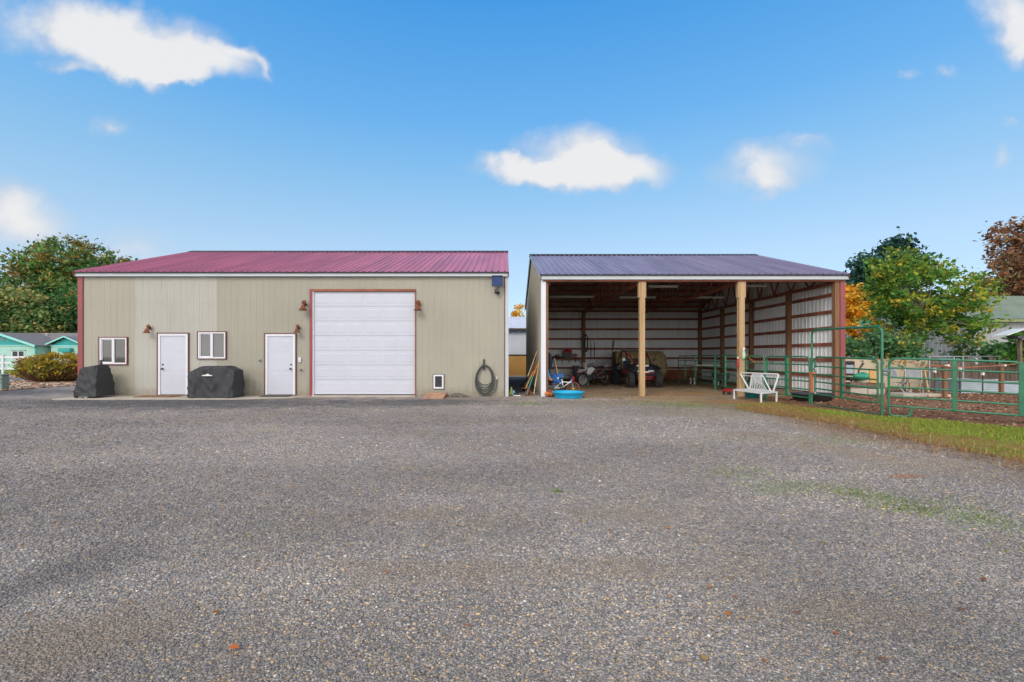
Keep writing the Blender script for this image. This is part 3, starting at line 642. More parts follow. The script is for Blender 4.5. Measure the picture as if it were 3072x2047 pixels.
def window(op):
    x0,x1,z0,z1=op; w=MB(); frame_rect(w,x0-.015,x1+.015,z0-.015,z1+.015,.030,YF-.055,YF+.01)
    o=w.build('window',M['darkred'],barn)
    f=MB(); frame_rect(f,x0+.016,x1-.016,z0+.016,z1-.016,.05,YF-.045,YF+.03); xm=(x0+x1)/2; f.box((xm-.035,YF-.04,z0+.066),(xm+.035,YF+.028,z1-.066),0,.006)
    frame_rect(f,x0+.066,xm-.035,z0+.066,z1-.066,.03,YF-.02,YF+.02); f.build('frame',M['white'],o)
    for (a,b) in ((x0+.096,xm-.065),(xm+.035,x1-.066)):
        p=MB(); p.box((a-.003,YF+.0,z0+.064),(b+.003,YF+.006,z1-.064)); p.build('pane',M['glass'],o)
window(W1); window(W2)
def door(op,side,label):
    x0,x1,z0,z1=op; zb=.05
    d=MB(); a,b=x0+.10,x1-.10; top=z1-.105
    d.box((a,YF-.012,zb+.03),(b,YF+.04,top))
    wd=(b-a); 
    for (r0,r1) in ((.10,.36),(.40,.66),(.72,.92)):
        for (c0,c1) in ((.14,.45),(.55,.86)): d.frustum(a+wd*c0,a+wd*c1,zb+.03+(top-zb)*r0,zb+.03+(top-zb)*r1,YF-.012,.0035,.03)
    o=d.build('door',M['doorwhite'],barn); tag(o,label)
    t=MB(); frame_rect(t,x0-.012,x1+.012,zb,z1+.012,.035,YF-.05,YF+.0,'lrt'); t.build('trim',M['darkred'],o)
    f=MB(); frame_rect(f,x0+.024,x1-.024,zb,z1-.024,.078,YF-.04,YF+.03,'lrt'); f.build('frame',M['white'],o)
    s=MB(); s.box((x0+.024,YF-.10,zb-.02),(x1-.024,YF+.02,zb+.022)); s.build('threshold',M['oldwood'],o)
    hx=(a+.085) if side<0 else (b-.085)
    h=MB(); h.lathe([(.033,0),(.033,.012),(.012,.02),(.012,.045),(.03,.055),(.033,.075),(.02,.09),(.001,.092)],(hx,YF-.012-.0,fz(1107)),14,axis='y'); 
    h.v=[(x,2*(YF-.012)-y,z) for x,y,z in h.v]; h.build('knob',M['dkgrey'],o)
    k=MB(); k.lathe([(.03,0),(.03,.014),(.02,.024),(.001,.026)],(hx,YF-.012,fz(1094)),14,axis='y'); k.v=[(x,2*(YF-.012)-y,z) for x,y,z in k.v]; k.build('deadbolt',M['dkgrey'],o)
door(D1,-1,'white panelled door with its knob on the hinge-free window side' if False else 'white panelled door between the two windows'); door(D2,1,'white panelled door beside the roll-up door')
# roll-up door: seven sections of long raised panels
x0,x1=fx(941),fx(1244.5); z0,z1=.075,fz(875); g=MB(); hs_=(z1-z0)/7
for k in range(7):
    a=z0+k*hs_+.0018; b=z0+(k+1)*hs_-.0018; g.box((x0,YF+.03,a),(x1,YF+.08,b),0,.006)
    nw=6; pw=(x1-x0)/nw
    for j in range(nw): 
        u0,u1=x0+j*pw+.055,x0+(j+1)*pw-.055
        g.frustum(u0,u1,a+.10,b-.10,YF+.03,.0045,.03)
gd=g.build('garage_door',M['doorwhite'],barn)
t=MB(); zt=GD[3]
t.box((fx(930),YF-.05,0),(fx(938.5),YF+.03,zt),0,.004); t.build('trim',M['red'],gd)
t=MB(); t.box((fx(938.6),YF-.05,zt-.085),(fx(1247.5),YF+.03,zt),0,.004); t.box((fx(1245.2),YF-.045,0),(fx(1247.5),YF+.03,zt-.086)); t.build('trim',M['rusttrim'],gd)
t=MB(); t.box((fx(938.6),YF-.03,0),(fx(941.2),YF+.06,zt-.086)); t.build('track_seal',M['white'],gd)
t=MB(); t.box((x0+.01,YF+.02,.045),(x1-.01,YF+.085,.074)); t.build('bottom_seal',M['black'],gd)
t=MB(); t.box((fx(938.7),YF-.12,-.02),(fx(1247),YF+.2,.044)); t.build('sill',M['concrete'],gd)
# pet door
a,b,c,d=PD; p=MB(); frame_rect(p,a-.01,b+.01,c-.01,d+.01,.02,YF-.045,YF+.02); pd=p.build('pet_door',M['dkgrey'],barn)
p=MB(); frame_rect(p,a+.011,b-.011,c+.011,d-.011,.055,YF-.05,YF+.02); p.build('frame',M['white'],pd)
p=MB(); p.box((a+.067,YF-.018,c+.067),(b-.067,YF-.008,d-.067)); p.build('flap',M['cover'],pd)
# small fittings on the wall
def fit(name,px,py,w,h,m,d=.05):
    q=MB(); q.box((fx(px)-w/2,YF-.02-d,fz(py)-h/2),(fx(px)+w/2,YF-.018,fz(py)+h/2),0,.008); return q.build(name,m,barn)
o=fit('outlet_box',780,1081,.07,.09,M['steel'],.05); q=MB(); q.box((fx(779),YF-.085,fz(1082.5)),(fx(782.5),YF-.071,fz(1079.5))); q.build('cover_flap',M['dkgrey'],o)
o=fit('keypad',900.5,1080,.105,.17,M['white'],.04); q=MB(); q.box((fx(898),YF-.066,fz(1084)),(fx(903),YF-.061,fz(1079))); q.build('button_pad',M['trimwhite'],o)
q=MB(); q.tube([(fx(905),YF,fz(1111)),(fx(905),YF-.09,fz(1111)),(fx(906),YF-.11,fz(1113.5))],.016); q.box((fx(902),YF-.075,fz(1109)),(fx(908),YF-.055,fz(1107.5))); q.build('water_tap',M['dkgrey'],barn)
# concrete slab
sl=MB(); poly=[(-15.1,15.75),(-8.9,15.78),(-7.35,16.35),(-6.98,16.96),(-15.1,16.96)]
sl.prism([(x,y,-.05) for x,y in poly],(0,0,.085)); tag(sl.build('concrete_apron',M['concrete']),'pale concrete apron along the foot of the tan barn','apron',kind='structure')

# rusty wall lamps
def wall_lamp(px,py,s,label):
    x,z=fx(px),fz(py); y=YF-.02; o=thing('wall_lamp',label,'lamp',(x,y,z),0,'rusty lamps on the barn front')
    q=MB(); q.lathe([(.001,-.03),(.055,-.028),(.058,-.012),(.03,0)],(0,0,.07*s),14,axis='y'); q.build('back_plate',M['rust'],o,True)
    q=MB(); q.tube([(0,-.03,.07*s),(0,-.10*s,.12*s),(0,-.17*s,.10*s),(0,-.18*s,.04*s)],.011*s); q.build('arm',M['rust'],o,True)
    q=MB(); q.lathe([(.025*s,.05*s),(.05*s,.04*s),(.06*s,0),(.075*s,-.04*s),(.12*s,-.10*s),(.125*s,-.115*s),(.11*s,-.11*s),(.05*s,-.03*s),(.001,-.02*s)],(0,-.18*s,0),16); q.build('shade',M['rust'],o,True)
    q=MB(); q.ball((0,-.18*s,-.06*s),.035*s); q.build('bulb',M['lampwhite'],o,True)
    q=MB(); q.lathe([(.001,-.03),(.06*s,-.026),(.075*s,0),(.06*s,.03),(.001,.035)],(0,-.10*s,.135*s),12,axis='y'); q.build('knuckle',M['rust'],o,True)
    return o
wall_lamp(452,991,.95,'rusty lamp above the door between the two windows')
wall_lamp(897,990,.9,'rusty lamp above the corner of the door nearest the roll-up door')
wall_lamp(917,922,1.15,'rusty lamp high beside the red side of the roll-up door')
wall_lamp(1256.5,922,1.15,'rusty lamp beside the plain wall edge of the roll-up door')
# solar floodlight
o=thing('solar_floodlight','dark blue solar panel with a small floodlight under the eave','floodlight',(fx(1492),YF-.03,fz(846)))
q=MB(); q.obox((0,-.20,0),(.185,0,0),(0,.015,.0),(0,.03,.185)); q.build('solar_panel',M['solar'],o,True)
q=MB(); frame_rect(q,-.192,.192,-.19,.19,.014,-.232,-.185); q.build('frame',M['dkgrey'],o,True)
q=MB(); q.tube([(0,0,0),(0,-.18,0)],.02); q.build('bracket',M['black'],o,True); q=MB(); q.tube([(.0,-.19,-.17),(.06,-.16,-.24),(.06,-.12,-.36),(-.02,-.10,-.44)],.008); q.build('cable',M['black'],o,True); q=MB(); q.tube([(.03,-.19,-.17),(.0,-.17,-.28),(.05,-.12,-.40)],.008); q.build('cable',M['black'],o,True)
q=MB(); q.obox((-.05,-.13,-.36),(.045,0,0),(0,.05,-.02),(0,.02,.055)); q.lathe([(.05,0),(.06,.05),(.001,.05)],(.03,-.14,-.42),12,axis='y'); q.build('lamp_head',M['black'],o,True)
# garden hose on its bracket
o=thing('garden_hose','grey-green hose coiled on a wall bracket beside the pet door','hose',(fx(1455),YF-.03,0))
q=MB(); q.box((fx(1449),YF-.06,fz(1110)),(fx(1455),YF-.022,fz(1078)),0,.006); q.box((fx(1447),YF-.14,fz(1097)),(fx(1457),YF-.06,fz(1093))); q.build('bracket',M['dkgrey'],o)
pts=[]
for k in range(8):
    wdt=.27+.018*(k%4)+random.uniform(-.015,.015); bot=fz(1150+ [20,30,5,33,14,36,24,34][k]); top=fz(1095+ (k%3)*1.5); cz=(top+bot)/2; hh=(top-bot)/2; cx=fx(1455)+random.uniform(-.02,.02)
    for j in range(22):
        a=2*math.pi*j/22+math.pi/2; sag=1+.10*math.sin(a)*-1
        pts.append((cx+wdt*math.cos(a)*sag+.0,YF-.06-.011*k-.02*math.sin(a*2),cz+hh*math.sin(a)))
q=MB(); q.tube(pts,.017,6); q.tube([(fx(1460),YF-.1,fz(1183)),(fx(1475),YF-.12,fz(1186)),(fx(1487),YF-.06,fz(1172)),(fx(1491),YF-.05,fz(1150)),(fx(1490.5),YF-.05,fz(1136))],.015,6); q.build('coil',M['hose'],o)
q=MB(); q.tube([(fx(1490.5),YF-.05,fz(1138)),(fx(1490),YF-.06,fz(1131))],[.025,.035],8); q.build('nozzle',M['lampwhite'],o)
# pet ramp
o=thing('pet_ramp','worn wooden ramp below the pet door','ramp',(fx(1308),16.4,0))
q=MB(); A=[Vector((fx(1283.5),16.90,.155)),Vector((fx(1341),16.90,.155)),Vector((fx(1337)+.0,15.95,.05)),Vector((wx(1268,15.95),15.95,.05))]
A[2]=Vector((wx(1330,15.95),15.95,.05))
nq=Vector((0,.1,.99))*.035; q.add([p for p in A]+[p-nq for p in A],[(0,3,2,1),(4,5,6,7),(0,1,5,4),(1,2,6,5),(2,3,7,6),(3,0,4,7)]); q.build('deck',M['rampwood'],o)
q=MB(); q.box((fx(1284),16.84,.0),(fx(1341),16.97,.115)); q.add([A[1]-nq*1.02,A[2]-nq*1.02,(A[2].x,A[2].y,0),(A[1].x,A[1].y,0)]+[(p[0]-.04,p[1],p[2]) for p in (A[1]-nq*1.02,A[2]-nq*1.02,Vector((A[2].x,A[2].y,0)),Vector((A[1].x,A[1].y,0)))],[(0,1,2,3),(7,6,5,4),(0,4,5,1),(1,5,6,2),(2,6,7,3),(3,7,4,0)]); q.build('support',M['board'],o)
# mats
def doormat(px0,px1,y0,y1,m,label):
    q=MB(); q.box((fx(px0),y0,.036),(fx(px1),y1,.058),0,.008); tag(q.build('doormat',m),label,'doormat',None)
doormat(446,560,16.25,16.80,M['mat'],'brown doormat before the door between the windows'); doormat(800,884,16.45,16.85,M['darkmat'],'dark rubber doormat before the door beside the roll-up door')

# covered barbecues: cloth lofted over columns (x at the hem, x at the top, height)
def drape(cols,y0,y1,topin,z0,seed,fold=.03,nu=90):
    vs=[];fs=[]; rows=[]; 
    def interp(t):
        k=t*(len(cols)-1); i=min(int(k),len(cols)-2); f=k-i; f=f*f*(3-2*f)*.5+f*.5
        return [cols[i][j]*(1-f)+cols[i+1][j]*f for j in range(3)]
    for i in range(nu+1):
        t=i/nu; xb,xt,h=interp(t); row=[]
        end=min(t,1-t); rr=min(1,(end/.06))**.5 if end<.06 else 1
        ym=(y0+y1)/2; d=(y1-y0)/2*(.55+.45*rr)
        path=[]
        for j in range(17): f=j/16; path.append((xb+(xt-xb)*f,ym-d+topin*f*1.0,z0+(h-z0-.03)*f,1-f*.75))
        for j in range(1,8): f=j/8; path.append((xt,ym-d+topin+(2*d-2*topin)*f,h-.03+.03*math.sin(math.pi*f),.15))
        for j in range(17): f=1-j/16; path.append((xb+(xt-xb)*f,ym+d-topin*f,z0+(h-z0-.03)*f,1-f*.75))
        for (x,y,z,w) in path:
            p=Vector((x*2.3,seed,z*1.1)); n=mnoise.noise(p*2.0)*.7+1.2*(1-abs(mnoise.noise(Vector((x*3.2+z*2.2,z*1.6-x*.8,seed+5))))*5 if abs(mnoise.noise(Vector((x*3.2+z*2.2,z*1.6-x*.8,seed+5))))<.2 else 0)+.35*mnoise.noise(Vector((x*8,z*6,seed)))
            s=-1 if y<ym else 1
            row.append((x+mnoise.noise(p*3+Vector((9,0,0)))*fold*.5,y+s*n*fold*(.5+w)*1.1,max(z0*.5,z+mnoise.noise(p*2+Vector((0,4,0)))*fold*.35*(z>z0+.03))))
        rows.append(row)
    m=len(rows[0]); q=MB(); 
    for r in rows: vs+=r
    for i in range(nu):
        for j in range(m-1): fs.append((i*m+j,(i+1)*m+j,(i+1)*m+j+1,i*m+j+1))
    q.add(vs,fs,0,True); q.add(rows[0],[tuple(range(m))],0,True); q.add(rows[-1],[tuple(range(m-1,-1,-1))],0,True)
    return q
o=thing('covered_grill','grey covered barbecue with a handle knob at the barn corner window','grill',(wx(280,16.3),16.3,.03))
X=lambda px: wx(px,16.0+.62*min(1,max(0,(px-222)/118))); Z=lambda py: wz(py,16.2)
q=drape([(X(222),X(240),Z(1107)),(X(233),X(252),Z(1101)),(X(262),X(275),Z(1099)),(X(295),X(300),Z(1096.5)),(X(318),X(318),Z(1094)),(X(336),X(328),Z(1103)),(X(340),X(331),Z(1118))],15.95,16.72,.12,.09,3.1,.040)
q.build('cover',M['cover'],o)
q=MB(); q.tube([(X(318),16.3,Z(1096)),(X(319),16.3,Z(1088)),(X(315),16.3,Z(1083.5))],[.05,.035,.02]); q.tube([(X(313),16.3,Z(1084)),(X(327),16.3,Z(1082))],.028); q.build('knob',M['cover'],o)
for px in (227,327): q=MB(); q.lathe([(.03,-.03),(.075,-.03),(.08,0),(.075,.03),(.03,.03)],(X(px),16.05,.115),16,axis='x'); q.build('wheel',M['rubber'],o)
q=MB(); q.box((X(278),15.98,.035),(X(288),16.06,.10)); q.build('foot',M['lampwhite'],o)
X=lambda px: wx(px,15.96+.66*min(1,max(0,(px-556)/178)))
o=thing('covered_grill','wide grey covered barbecue with a small white logo beside the door','grill',(wx(645,16.3),16.3,.036))
q=drape([(X(568),X(556.5),Z(1119)),(X(567),X(563),Z(1115)),(X(572),X(585),Z(1106)),(X(590),X(606),Z(1099)),(X(640),X(650),Z(1097.5)),(X(690),X(700),Z(1098)),(X(722),X(726),Z(1106)),(X(731),X(733.5),Z(1111))],15.94,16.70,.10,.045,8.7,.046)
q.build('cover',M['cover'],o)
q=MB(); yl=15.90
q.box((wx(606,yl),yl,wz(1128.5,yl)),(wx(636,yl),yl+.012,wz(1125.6,yl))); q.add([(wx(614,yl),yl+.001,wz(1125.5,yl)),(wx(630,yl),yl+.001,wz(1125.5,yl)),(wx(623,yl),yl+.001,wz(1121.6,yl)),(wx(614,yl),yl+.012,wz(1125.5,yl)),(wx(630,yl),yl+.012,wz(1125.5,yl)),(wx(623,yl),yl+.012,wz(1121.6,yl))],[(0,1,2),(3,5,4),(0,3,4,1),(1,4,5,2),(2,5,3,0)]); q.build('logo',M['lampwhite'],o)

# gravel heaped against the wall beside the pet ramp
n=900; gx=RS.normal(fx(1372),.20,n); gy=YF-.05-np.abs(RS.normal(0,.16,n)); gz=.15*np.exp(-((gx-fx(1372))/.26)**2)*np.clip(1-(YF-gy)/.5,0,1)*RS.uniform(.2,1,n)
o=chips('gravel_heap',np.stack([gx,gy,gz+.01],1),RS.uniform(.012,.026,n),stone_colours(n,gx,gy)*.75); tag(o,'dark gravel heaped against the wall beside the pet ramp','gravel heap',kind='stuff')
# ---------------------------------------------------------------- the open machine shed
Sx0,Sx1=1.32,12.21; SH=4.19; SR=6.33
shed=thing('machine_shed','open-fronted pole shed with plum roof, timber posts and pale metal lining','shed',((Sx0+Sx1)/2,YF,0))
gs=lambda u: SH+.1+min(u,YB-YF-u)*(SR-SH-.1)/(YR-YF)
mb=MB()
ribbed(mb,(Sx0,YF+.05,0),(0,1,0),(0,0,1),(-1,0,0),YB-YF-.07,gs)
ribbed(mb,(Sx1,YF+.05,0),(0,1,0),(0,0,1),(1,0,0),YB-YF-.07,gs)
ribbed(mb,(Sx0+.02,YB,0),(1,0,0),(0,0,1),(0,1,0),Sx1-Sx0-.04,SH)
mb.build('wall',[M['tan']],shed)
mb=MB()
ribbed(mb,(Sx0+.045,YF+.16,.05),(0,1,0),(0,0,1),(1,0,0),YB-YF-.25,lambda u:gs(u)-.12,h=.02,minor=False)
ribbed(mb,(Sx1-.045,YF+.20,.05),(0,1,0),(0,0,1),(-1,0,0),YB-YF-.29,lambda u:gs(u)-.12,h=.02,minor=False)
ribbed(mb,(Sx0+.05,YB-.045,.05),(1,0,0),(0,0,1),(0,-1,0),Sx1-Sx0-.1,SH-.03,h=.02,minor=False)
mb.build('wall_lining',M['lining'],shed)
rf2=roof(shed,Sx0-.10,Sx1+.06,4.355,16.80,6.40,M['roofblue'],YB)
n=MB(); e0,ez=16.9,4.30
n.quad((Sx0+.06,e0,ez),(Sx1-.06,e0,ez),(Sx1-.06,YR,6.33),(Sx0+.06,YR,6.33)); n.quad((Sx0+.06,2*YR-e0,ez),(Sx0+.06,YR,6.329),(Sx1-.06,YR,6.329),(Sx1-.06,2*YR-e0,ez)); n.build('lining',M['roofunder'],rf2)
t=MB(); t.box((Sx0-.02,16.86,SH),(Sx1+.06,16.94,SH+.15)); t.build('eave_trim',M['trimwhite'],shed)
t=MB(); t.box((Sx0+.06,16.942,SH-.06),(Sx1-.06,16.985,SH+.12)); t.box((Sx0+.06,17.13,SH-.06),(Sx1-.06,17.17,SH+.12)); t.build('header',M['wood'],shed)
t=MB()
for (y0) in (16.82,2*YR-16.82): t=MB(); t.bar((Sx0-.075,y0,4.285),(Sx0-.075,YR,6.33),.02,.12); t.build('rake_trim',M['trimwhite'],shed)
t=MB()
for (y0) in (16.82,2*YR-16.82): t=MB(); t.bar((Sx1+.045,y0,4.285),(Sx1+.045,YR,6.33),.02,.12); t.build('rake_trim',M['red'],shed)
t=MB(); t.box((Sx0-.015,YF-.03,0),(Sx0+.15,YF-.012,SH-.002)); t.box((Sx0-.022,YF-.012,0),(Sx0-.01,YF+.12,SH-.002)); t.build('corner_trim',M['white'],shed)
t=MB(); t.box((Sx1-.17,YF-.035,0),(Sx1+.012,YF-.015,SH-.002)); t.box((Sx1+.0,YF-.0149,0),(Sx1+.02,YF+.12,SH-.002)); t.build('corner_trim',M['red'],shed)
def post(x,y,w,z1,m,plates=False,mine=None):
    q=MB(); q.box((x-w/2,y-w/2,-.05),(x+w/2,y+w/2,z1),0,.006); o=q.build('post',m,shed)
    if plates:
        for s in (-1,1):
            q=MB(); q.box((x+s*(w/2+.002),y-w/2+.01,fz(893)),(x+s*(w/2+.042),y+w/2-.01,SH-.062)); q.build('splice_plate',m,o)
    return o
post(fx(1927),YF+.06,.185,SH-.062,M['newpost'],True); post(fx(2225),YF+.06,.195,SH-.062,M['newpost'],True)
post(Sx0+.19,YF+.08,.10,SH-.062,M['woodpost']); post(Sx1-.26,YF+.07,.17,SH-.062,M['woodpost'])
bays=[YF+(YB-.15-YF)*k/4 for k in range(1,5)]
for y in bays:
    for x in (Sx0+.17,Sx1-.17): post(x,y-.05 if y>29 else y,.17,4.15 if y>29 else SH+.0,M['woodpost'])
for x in (4.86,8.48): post(x,YB-.24,.19,4.15,M['woodpost'])
GZ=[.71,1.31,1.89,2.5,3.1,3.72]
for z in GZ:
    q=MB(); q.box((Sx0+.07,YB-.145,z-.06),(Sx1-.07,YB-.105,z+.06)); q.build('girt',M['wood'],shed)
    for (x,s) in ((Sx0+.066,1),(Sx1-.066,-1)):
        q=MB(); q.box((x,YF+.17,z-.065),(x+s*.04,YB-.16,z+.065)); q.build('girt',M['wood'],shed)
q=MB(); q.box((Sx0+.07,YB-.20,4.17),(Sx1-.07,YB-.10,4.29)); q.build('top_plate',M['wood'],shed)
q=MB(); q.box((8.55,YB-.20,.0),(Sx1-.28,YB-.15,.60)); q.box((5.0,YB-.20,.0),(8.40,YB-.15,.60)); q.build('kick_board',M['board'],shed)
for k in range(1,9):
    f=k/9.0; y=16.95+(YR-16.95)*f; z=4.30+(6.33-4.30)*f-.10
    for yy in (y,2*YR-y):
        q=MB(); q.box((Sx0+.08,yy-.02,z-.07),(Sx1-.08,yy+.02,z+.06)); q.build('purlin',M['wood'],shed)
def truss(x):
    q=MB(); zc=4.10; q.bar((x,YF+.18,zc),(x,YB-.30,zc),.05,.12)
    for s in (1,-1):
        e=YF+.18 if s==1 else 2*YR-YF-.18
        q.bar((x,e,zc+.1),(x,YR,6.08),.05,.12)
        n=5; top=lambda f:(x,e+(YR-e)*f,zc+.1+(6.08-zc-.1)*f); bot=lambda f:(x,e+(YR-e)*f,zc)
        for k in range(n): q.bar(bot((k+.1)/n),top((k+.6)/n),.04,.06); q.bar(top((k+.6)/n),bot((k+1.1)/n if k<n-1 else 1),.04,.06)
    q.build('truss',M['wood'],shed)
for x in (Sx0+.30,4.86,8.48,Sx1-.30): truss(x)
def tube_lamp(x0,x1,y,z,label):
    o=thing('tube_light',label,'light',((x0+x1)/2,y,z),0,'unlit tube lights hung under the shed roof')
    q=MB(); q.box((x0,y-.06,z),(x1,y+.06,z+.05),0,.01); q.build('housing',M['trimwhite'],o)
    for s in (-.035,.035): q=MB(); q.tube([(x0+.03,y+s,z-.018),(x1-.03,y+s,z-.018)],.014); q.build('tube',M['lampwhite'],o)
    for x in (x0+.25,x1-.25): q=MB(); q.tube([(x,y,z+.05),(x,y,z+.5)],.004,5); q.build('hanger',M['dkgrey'],o)
for (a,b,py,Y,l) in ((1648,1783,891,21.7,'tube light hanging in the bay nearest the barn'),(1858,1967,893,21.7,'tube light behind the top of the middle front post'),(2084,2172,893,21.7,'tube light low behind the post that carries the sprayer bottle tag' if False else 'tube light in the deep end of the middle bay'),
    (1945,2034,860,18.4,'tube light near the front between the two pine posts'),(2240,2300,858,18.4,'tube light near the front beside the gated bay')):
    tube_lamp(wx(a,Y),wx(b,Y),Y,wz(py,Y),l)
# ---------------------------------------------------------------- green livestock panels
def arc_loop(p0,p1,zt0,zt1,zb0,zb1,rr=.16):
    p0=Vector(p0);p1=Vector(p1); d=(p1-p0); ln=d.length; d/=ln
    def at(u,v): # u along, v 0 bottom .. 1 top
        b=zb0+(zb1-zb0)*u/ln; t=zt0+(zt1-zt0)*u/ln; return Vector((p0.x+d.x*u,p0.y+d.y*u,b+(t-b)*v))
    H=zt0-zb0; v=rr/H; pts=[at(0,0),at(0,1-v)]
    for a in (22.5,45,67.5): pts.append(at(rr*(1-math.cos(R(a))),1-v+v*math.sin(R(a))))
    pts.append(at(rr,1)); pts.append(at(ln-rr,1))
    for a in (67.5,45,22.5): pts.append(at(ln-rr*(1-math.cos(R(a))),1-v+v*math.sin(R(a))))
    pts+=[at(ln,1-v),at(ln,0)]; return pts,at,ln
def panel(p0,p1,zt0,zt1,zb0,zb1,label,rails=6,ups=(.5,),r=.024,upw=.05,legs=True,fr=None,name='livestock_panel',cat='panel',group='green livestock panels',loopleg=False):
    o=thing(name,label,cat,(p0[0],p0[1],0),0,group)
    pts,at,ln=arc_loop((p0[0],p0[1],0),(p1[0],p1[1],0),zt0,zt1,zb0,zb1)
    if legs:
        pts[0]=Vector((p0[0],p0[1],.0)); pts[-1]=Vector((p1[0],p1[1],.0))
    q=MB(); q.tube(pts,r,8); q.build('frame',M['green'],o)
    fr=fr or [k/(rails-1) for k in range(rails-1)]
    for v in fr:
        q=MB(); q.tube([at(r*.6,v),at(ln-r*.6,v)],r*.85,7); q.build('rail',M['green'],o)
    for u in ups:
        q=MB(); dx=(at(1,0)-at(0,0)); dx.z=0; dx.normalize(); a=at(ln*u,0); b=at(ln*u,.985)
        q.obox((a+b)/2+Vector((dx.y,-dx.x,0))*.0,dx*(upw/2),Vector((dx.y,-dx.x,0))*(r*1.15),(b-a)/2); q.build('upright',M['green'],o)
    return o,at,ln
panel((9.17,25.0),(8.95,20.15),1.45,1.48,.24,.24,'green tube panel deepest inside the shed before the back wall',ups=(.22,.52),group='green livestock panels')
panel((8.94,20.05),(8.50,17.25),1.48,1.48,.24,.24,'green tube panel inside the shed ending at the post with the bottle',ups=(.47,))
panel((8.60,16.85),(8.73,15.9),1.46,1.45,.26,.22,'short green gate panel tied to the pine post by an orange lead',ups=(),name='livestock_panel',fr=[0,.2,.4,.6,.8])
o,at,ln=panel((8.75,15.82),(9.15,14.2),1.45,1.44,.24,.20,'green panel right behind the white bench with a broad middle upright',ups=(.5,),upw=.09)
# walk-through frame and gate
A=Vector((9.16,14.12,0)); B=Vector((9.22,11.56,0))
o=thing('walk_through_gate','tall green arch frame with a small gate and an orange strap','gate',(9.16,14.12,0))
pts,at2,ln2=arc_loop(A,B,2.24,2.19,0,0,.17); q=MB(); q.tube(pts,.03,9); q.build('arch',M['green'],o)
q=MB(); q.tube([(9.17,14.0,.03),(9.22,11.6,.03)],.016,7); q.build('ground_bar',M['green'],o)
p0,p1=A.lerp(B,.055),A.lerp(B,.95); pts,at3,ln3=arc_loop(p0,p1,1.435,1.385,.34,.30,.13); pts=[at3(0,0)]+pts[1:-1]+[at3(ln3,0)]
q=MB(); q.tube(pts,.024,8); lf=q.build('leaf_frame',M['green'],o)
for v in (0,.15,.33,.53,.75): q=MB(); q.tube([at3(.01,v),at3(ln3-.01,v)],.021,7); q.build('rail',M['green'],o)
q=MB(); a,b=at3(ln3*.48,0),at3(ln3*.48,.985); q.obox((a+b)/2,(.002,.035,0),(.026,0,0),(b-a)/2); q.build('upright',M['green'],o)
q=MB(); q.obox((9.13,14.08,.66),(.03,0,0),(0,.045,.0),(0,0,.29)); q.obox((9.13,14.06,.96),(.032,0,0),(0,.11,0),(0,0,.03)); q.build('strap',M['rope'],o); bpy.data.objects[-1] if False else None
q=MB(); q.tube([(9.15,14.05,1.08),(9.16,13.93,1.08)],.035,8); q.tube([(9.15,14.05,.37),(9.16,13.95,.37)],.03,8); q.build('latch',M['steel'],o)
# long panel to the right with a looped foot
pA=(9.26,11.40); pB=(10.95,9.98); d=(Vector(pB)-Vector(pA)); pC=tuple(Vector(pA)+d*1.0)
o,at,ln=panel(pA,pC,1.41,1.335,.27,.20,'long green panel with a looped foot beside the arch, before the soil pen',ups=(.52,.985),upw=.07,legs=False,r=.026)
q=MB(); dd=Vector((d.x,d.y,0)).normalized(); a0=Vector((*pA,0))
pl=[a0+Vector((0,0,.3)),a0+Vector((0,0,.10)),a0+dd*.03+Vector((0,0,.05)),a0+dd*.10+Vector((0,0,.028)),a0+dd*.30+Vector((0,0,.028)),a0+dd*.38+Vector((0,0,.06)),a0+dd*.41+Vector((0,0,.12)),a0+dd*.42+Vector((0,0,.26))]
q.tube(pl,.026,8); q.build('foot',M['green'],o)
pD=(pC[0]+dd.x*.10,pC[1]+dd.y*.10); pE=(pD[0]+dd.x*3.3,pD[1]+dd.y*3.3)
panel(pD,pE,1.33,1.25,.2,.15,'green panel cut by the picture edge past the long looped-foot panel',ups=(.5,),r=.026)
q=MB(); q.tube([(9.23,11.50,1.12),(9.27,11.38,1.10)],.04,8); q.tube([(9.23,11.52,1.02),(9.27,11.40,1.00)],.03,8); tag(q.build('gate_chain',M['steel']),'steel chain tying the arch to the long green panel','chain')
# orange lead between post and small gate, bottle on the post
q=MB(); a=Vector((8.62,16.93,1.55)); b=Vector((8.74,15.86,1.40)); pts=[a.lerp(b,t)+Vector((0,0,-.55*4*t*(1-t)*.42)) for t in [k/12 for k in range(13)]]
q.tube(pts,.012,6); tag(q.build('lead_rope',M['orange']),'orange lead slung from the pine post to the short gate','rope')
o=thing('spray_bottle','pale green and white bottle strapped on the gated pine post','bottle',(8.62,16.9,1.42)); z0=wz(1077,16.9); x0=wx(2231,16.9)
q=MB(); q.lathe([(.001,0),(.05,0),(.055,.06),(.055,.20),(.03,.27),(.025,.31)],(x0,16.90,z0),12); q.build('body',mat('pale_green_plastic',(.42,.60,.42),.4),o)
q=MB(); q.lathe([(.028,.0),(.03,.05),(.001,.055)],(x0,16.90,z0+.31),10); q.box((x0-.03,16.87,z0+.355),(x0+.05,16.93,z0+.395)); q.build('cap',M['lampwhite'],o)
q=MB(); q.lathe([(.001,0),(.032,0),(.034,.04),(.034,.22),(.025,.30),(.001,.31)],(wx(2216,16.92)-.03,16.92,wz(1103,16.92)),12); o=thing('red_flask','red and white flask hung on the barn side of the pine post','flask',(8.35,16.92,1)); q.build('body',M['redpl'],o)
q=MB(); q.lathe([(.02,0),(.022,.07),(.001,.075)],(wx(2216,16.92)-.03,16.92,wz(1103,16.92)+.31),10); q.build('cap',M['lampwhite'],o)

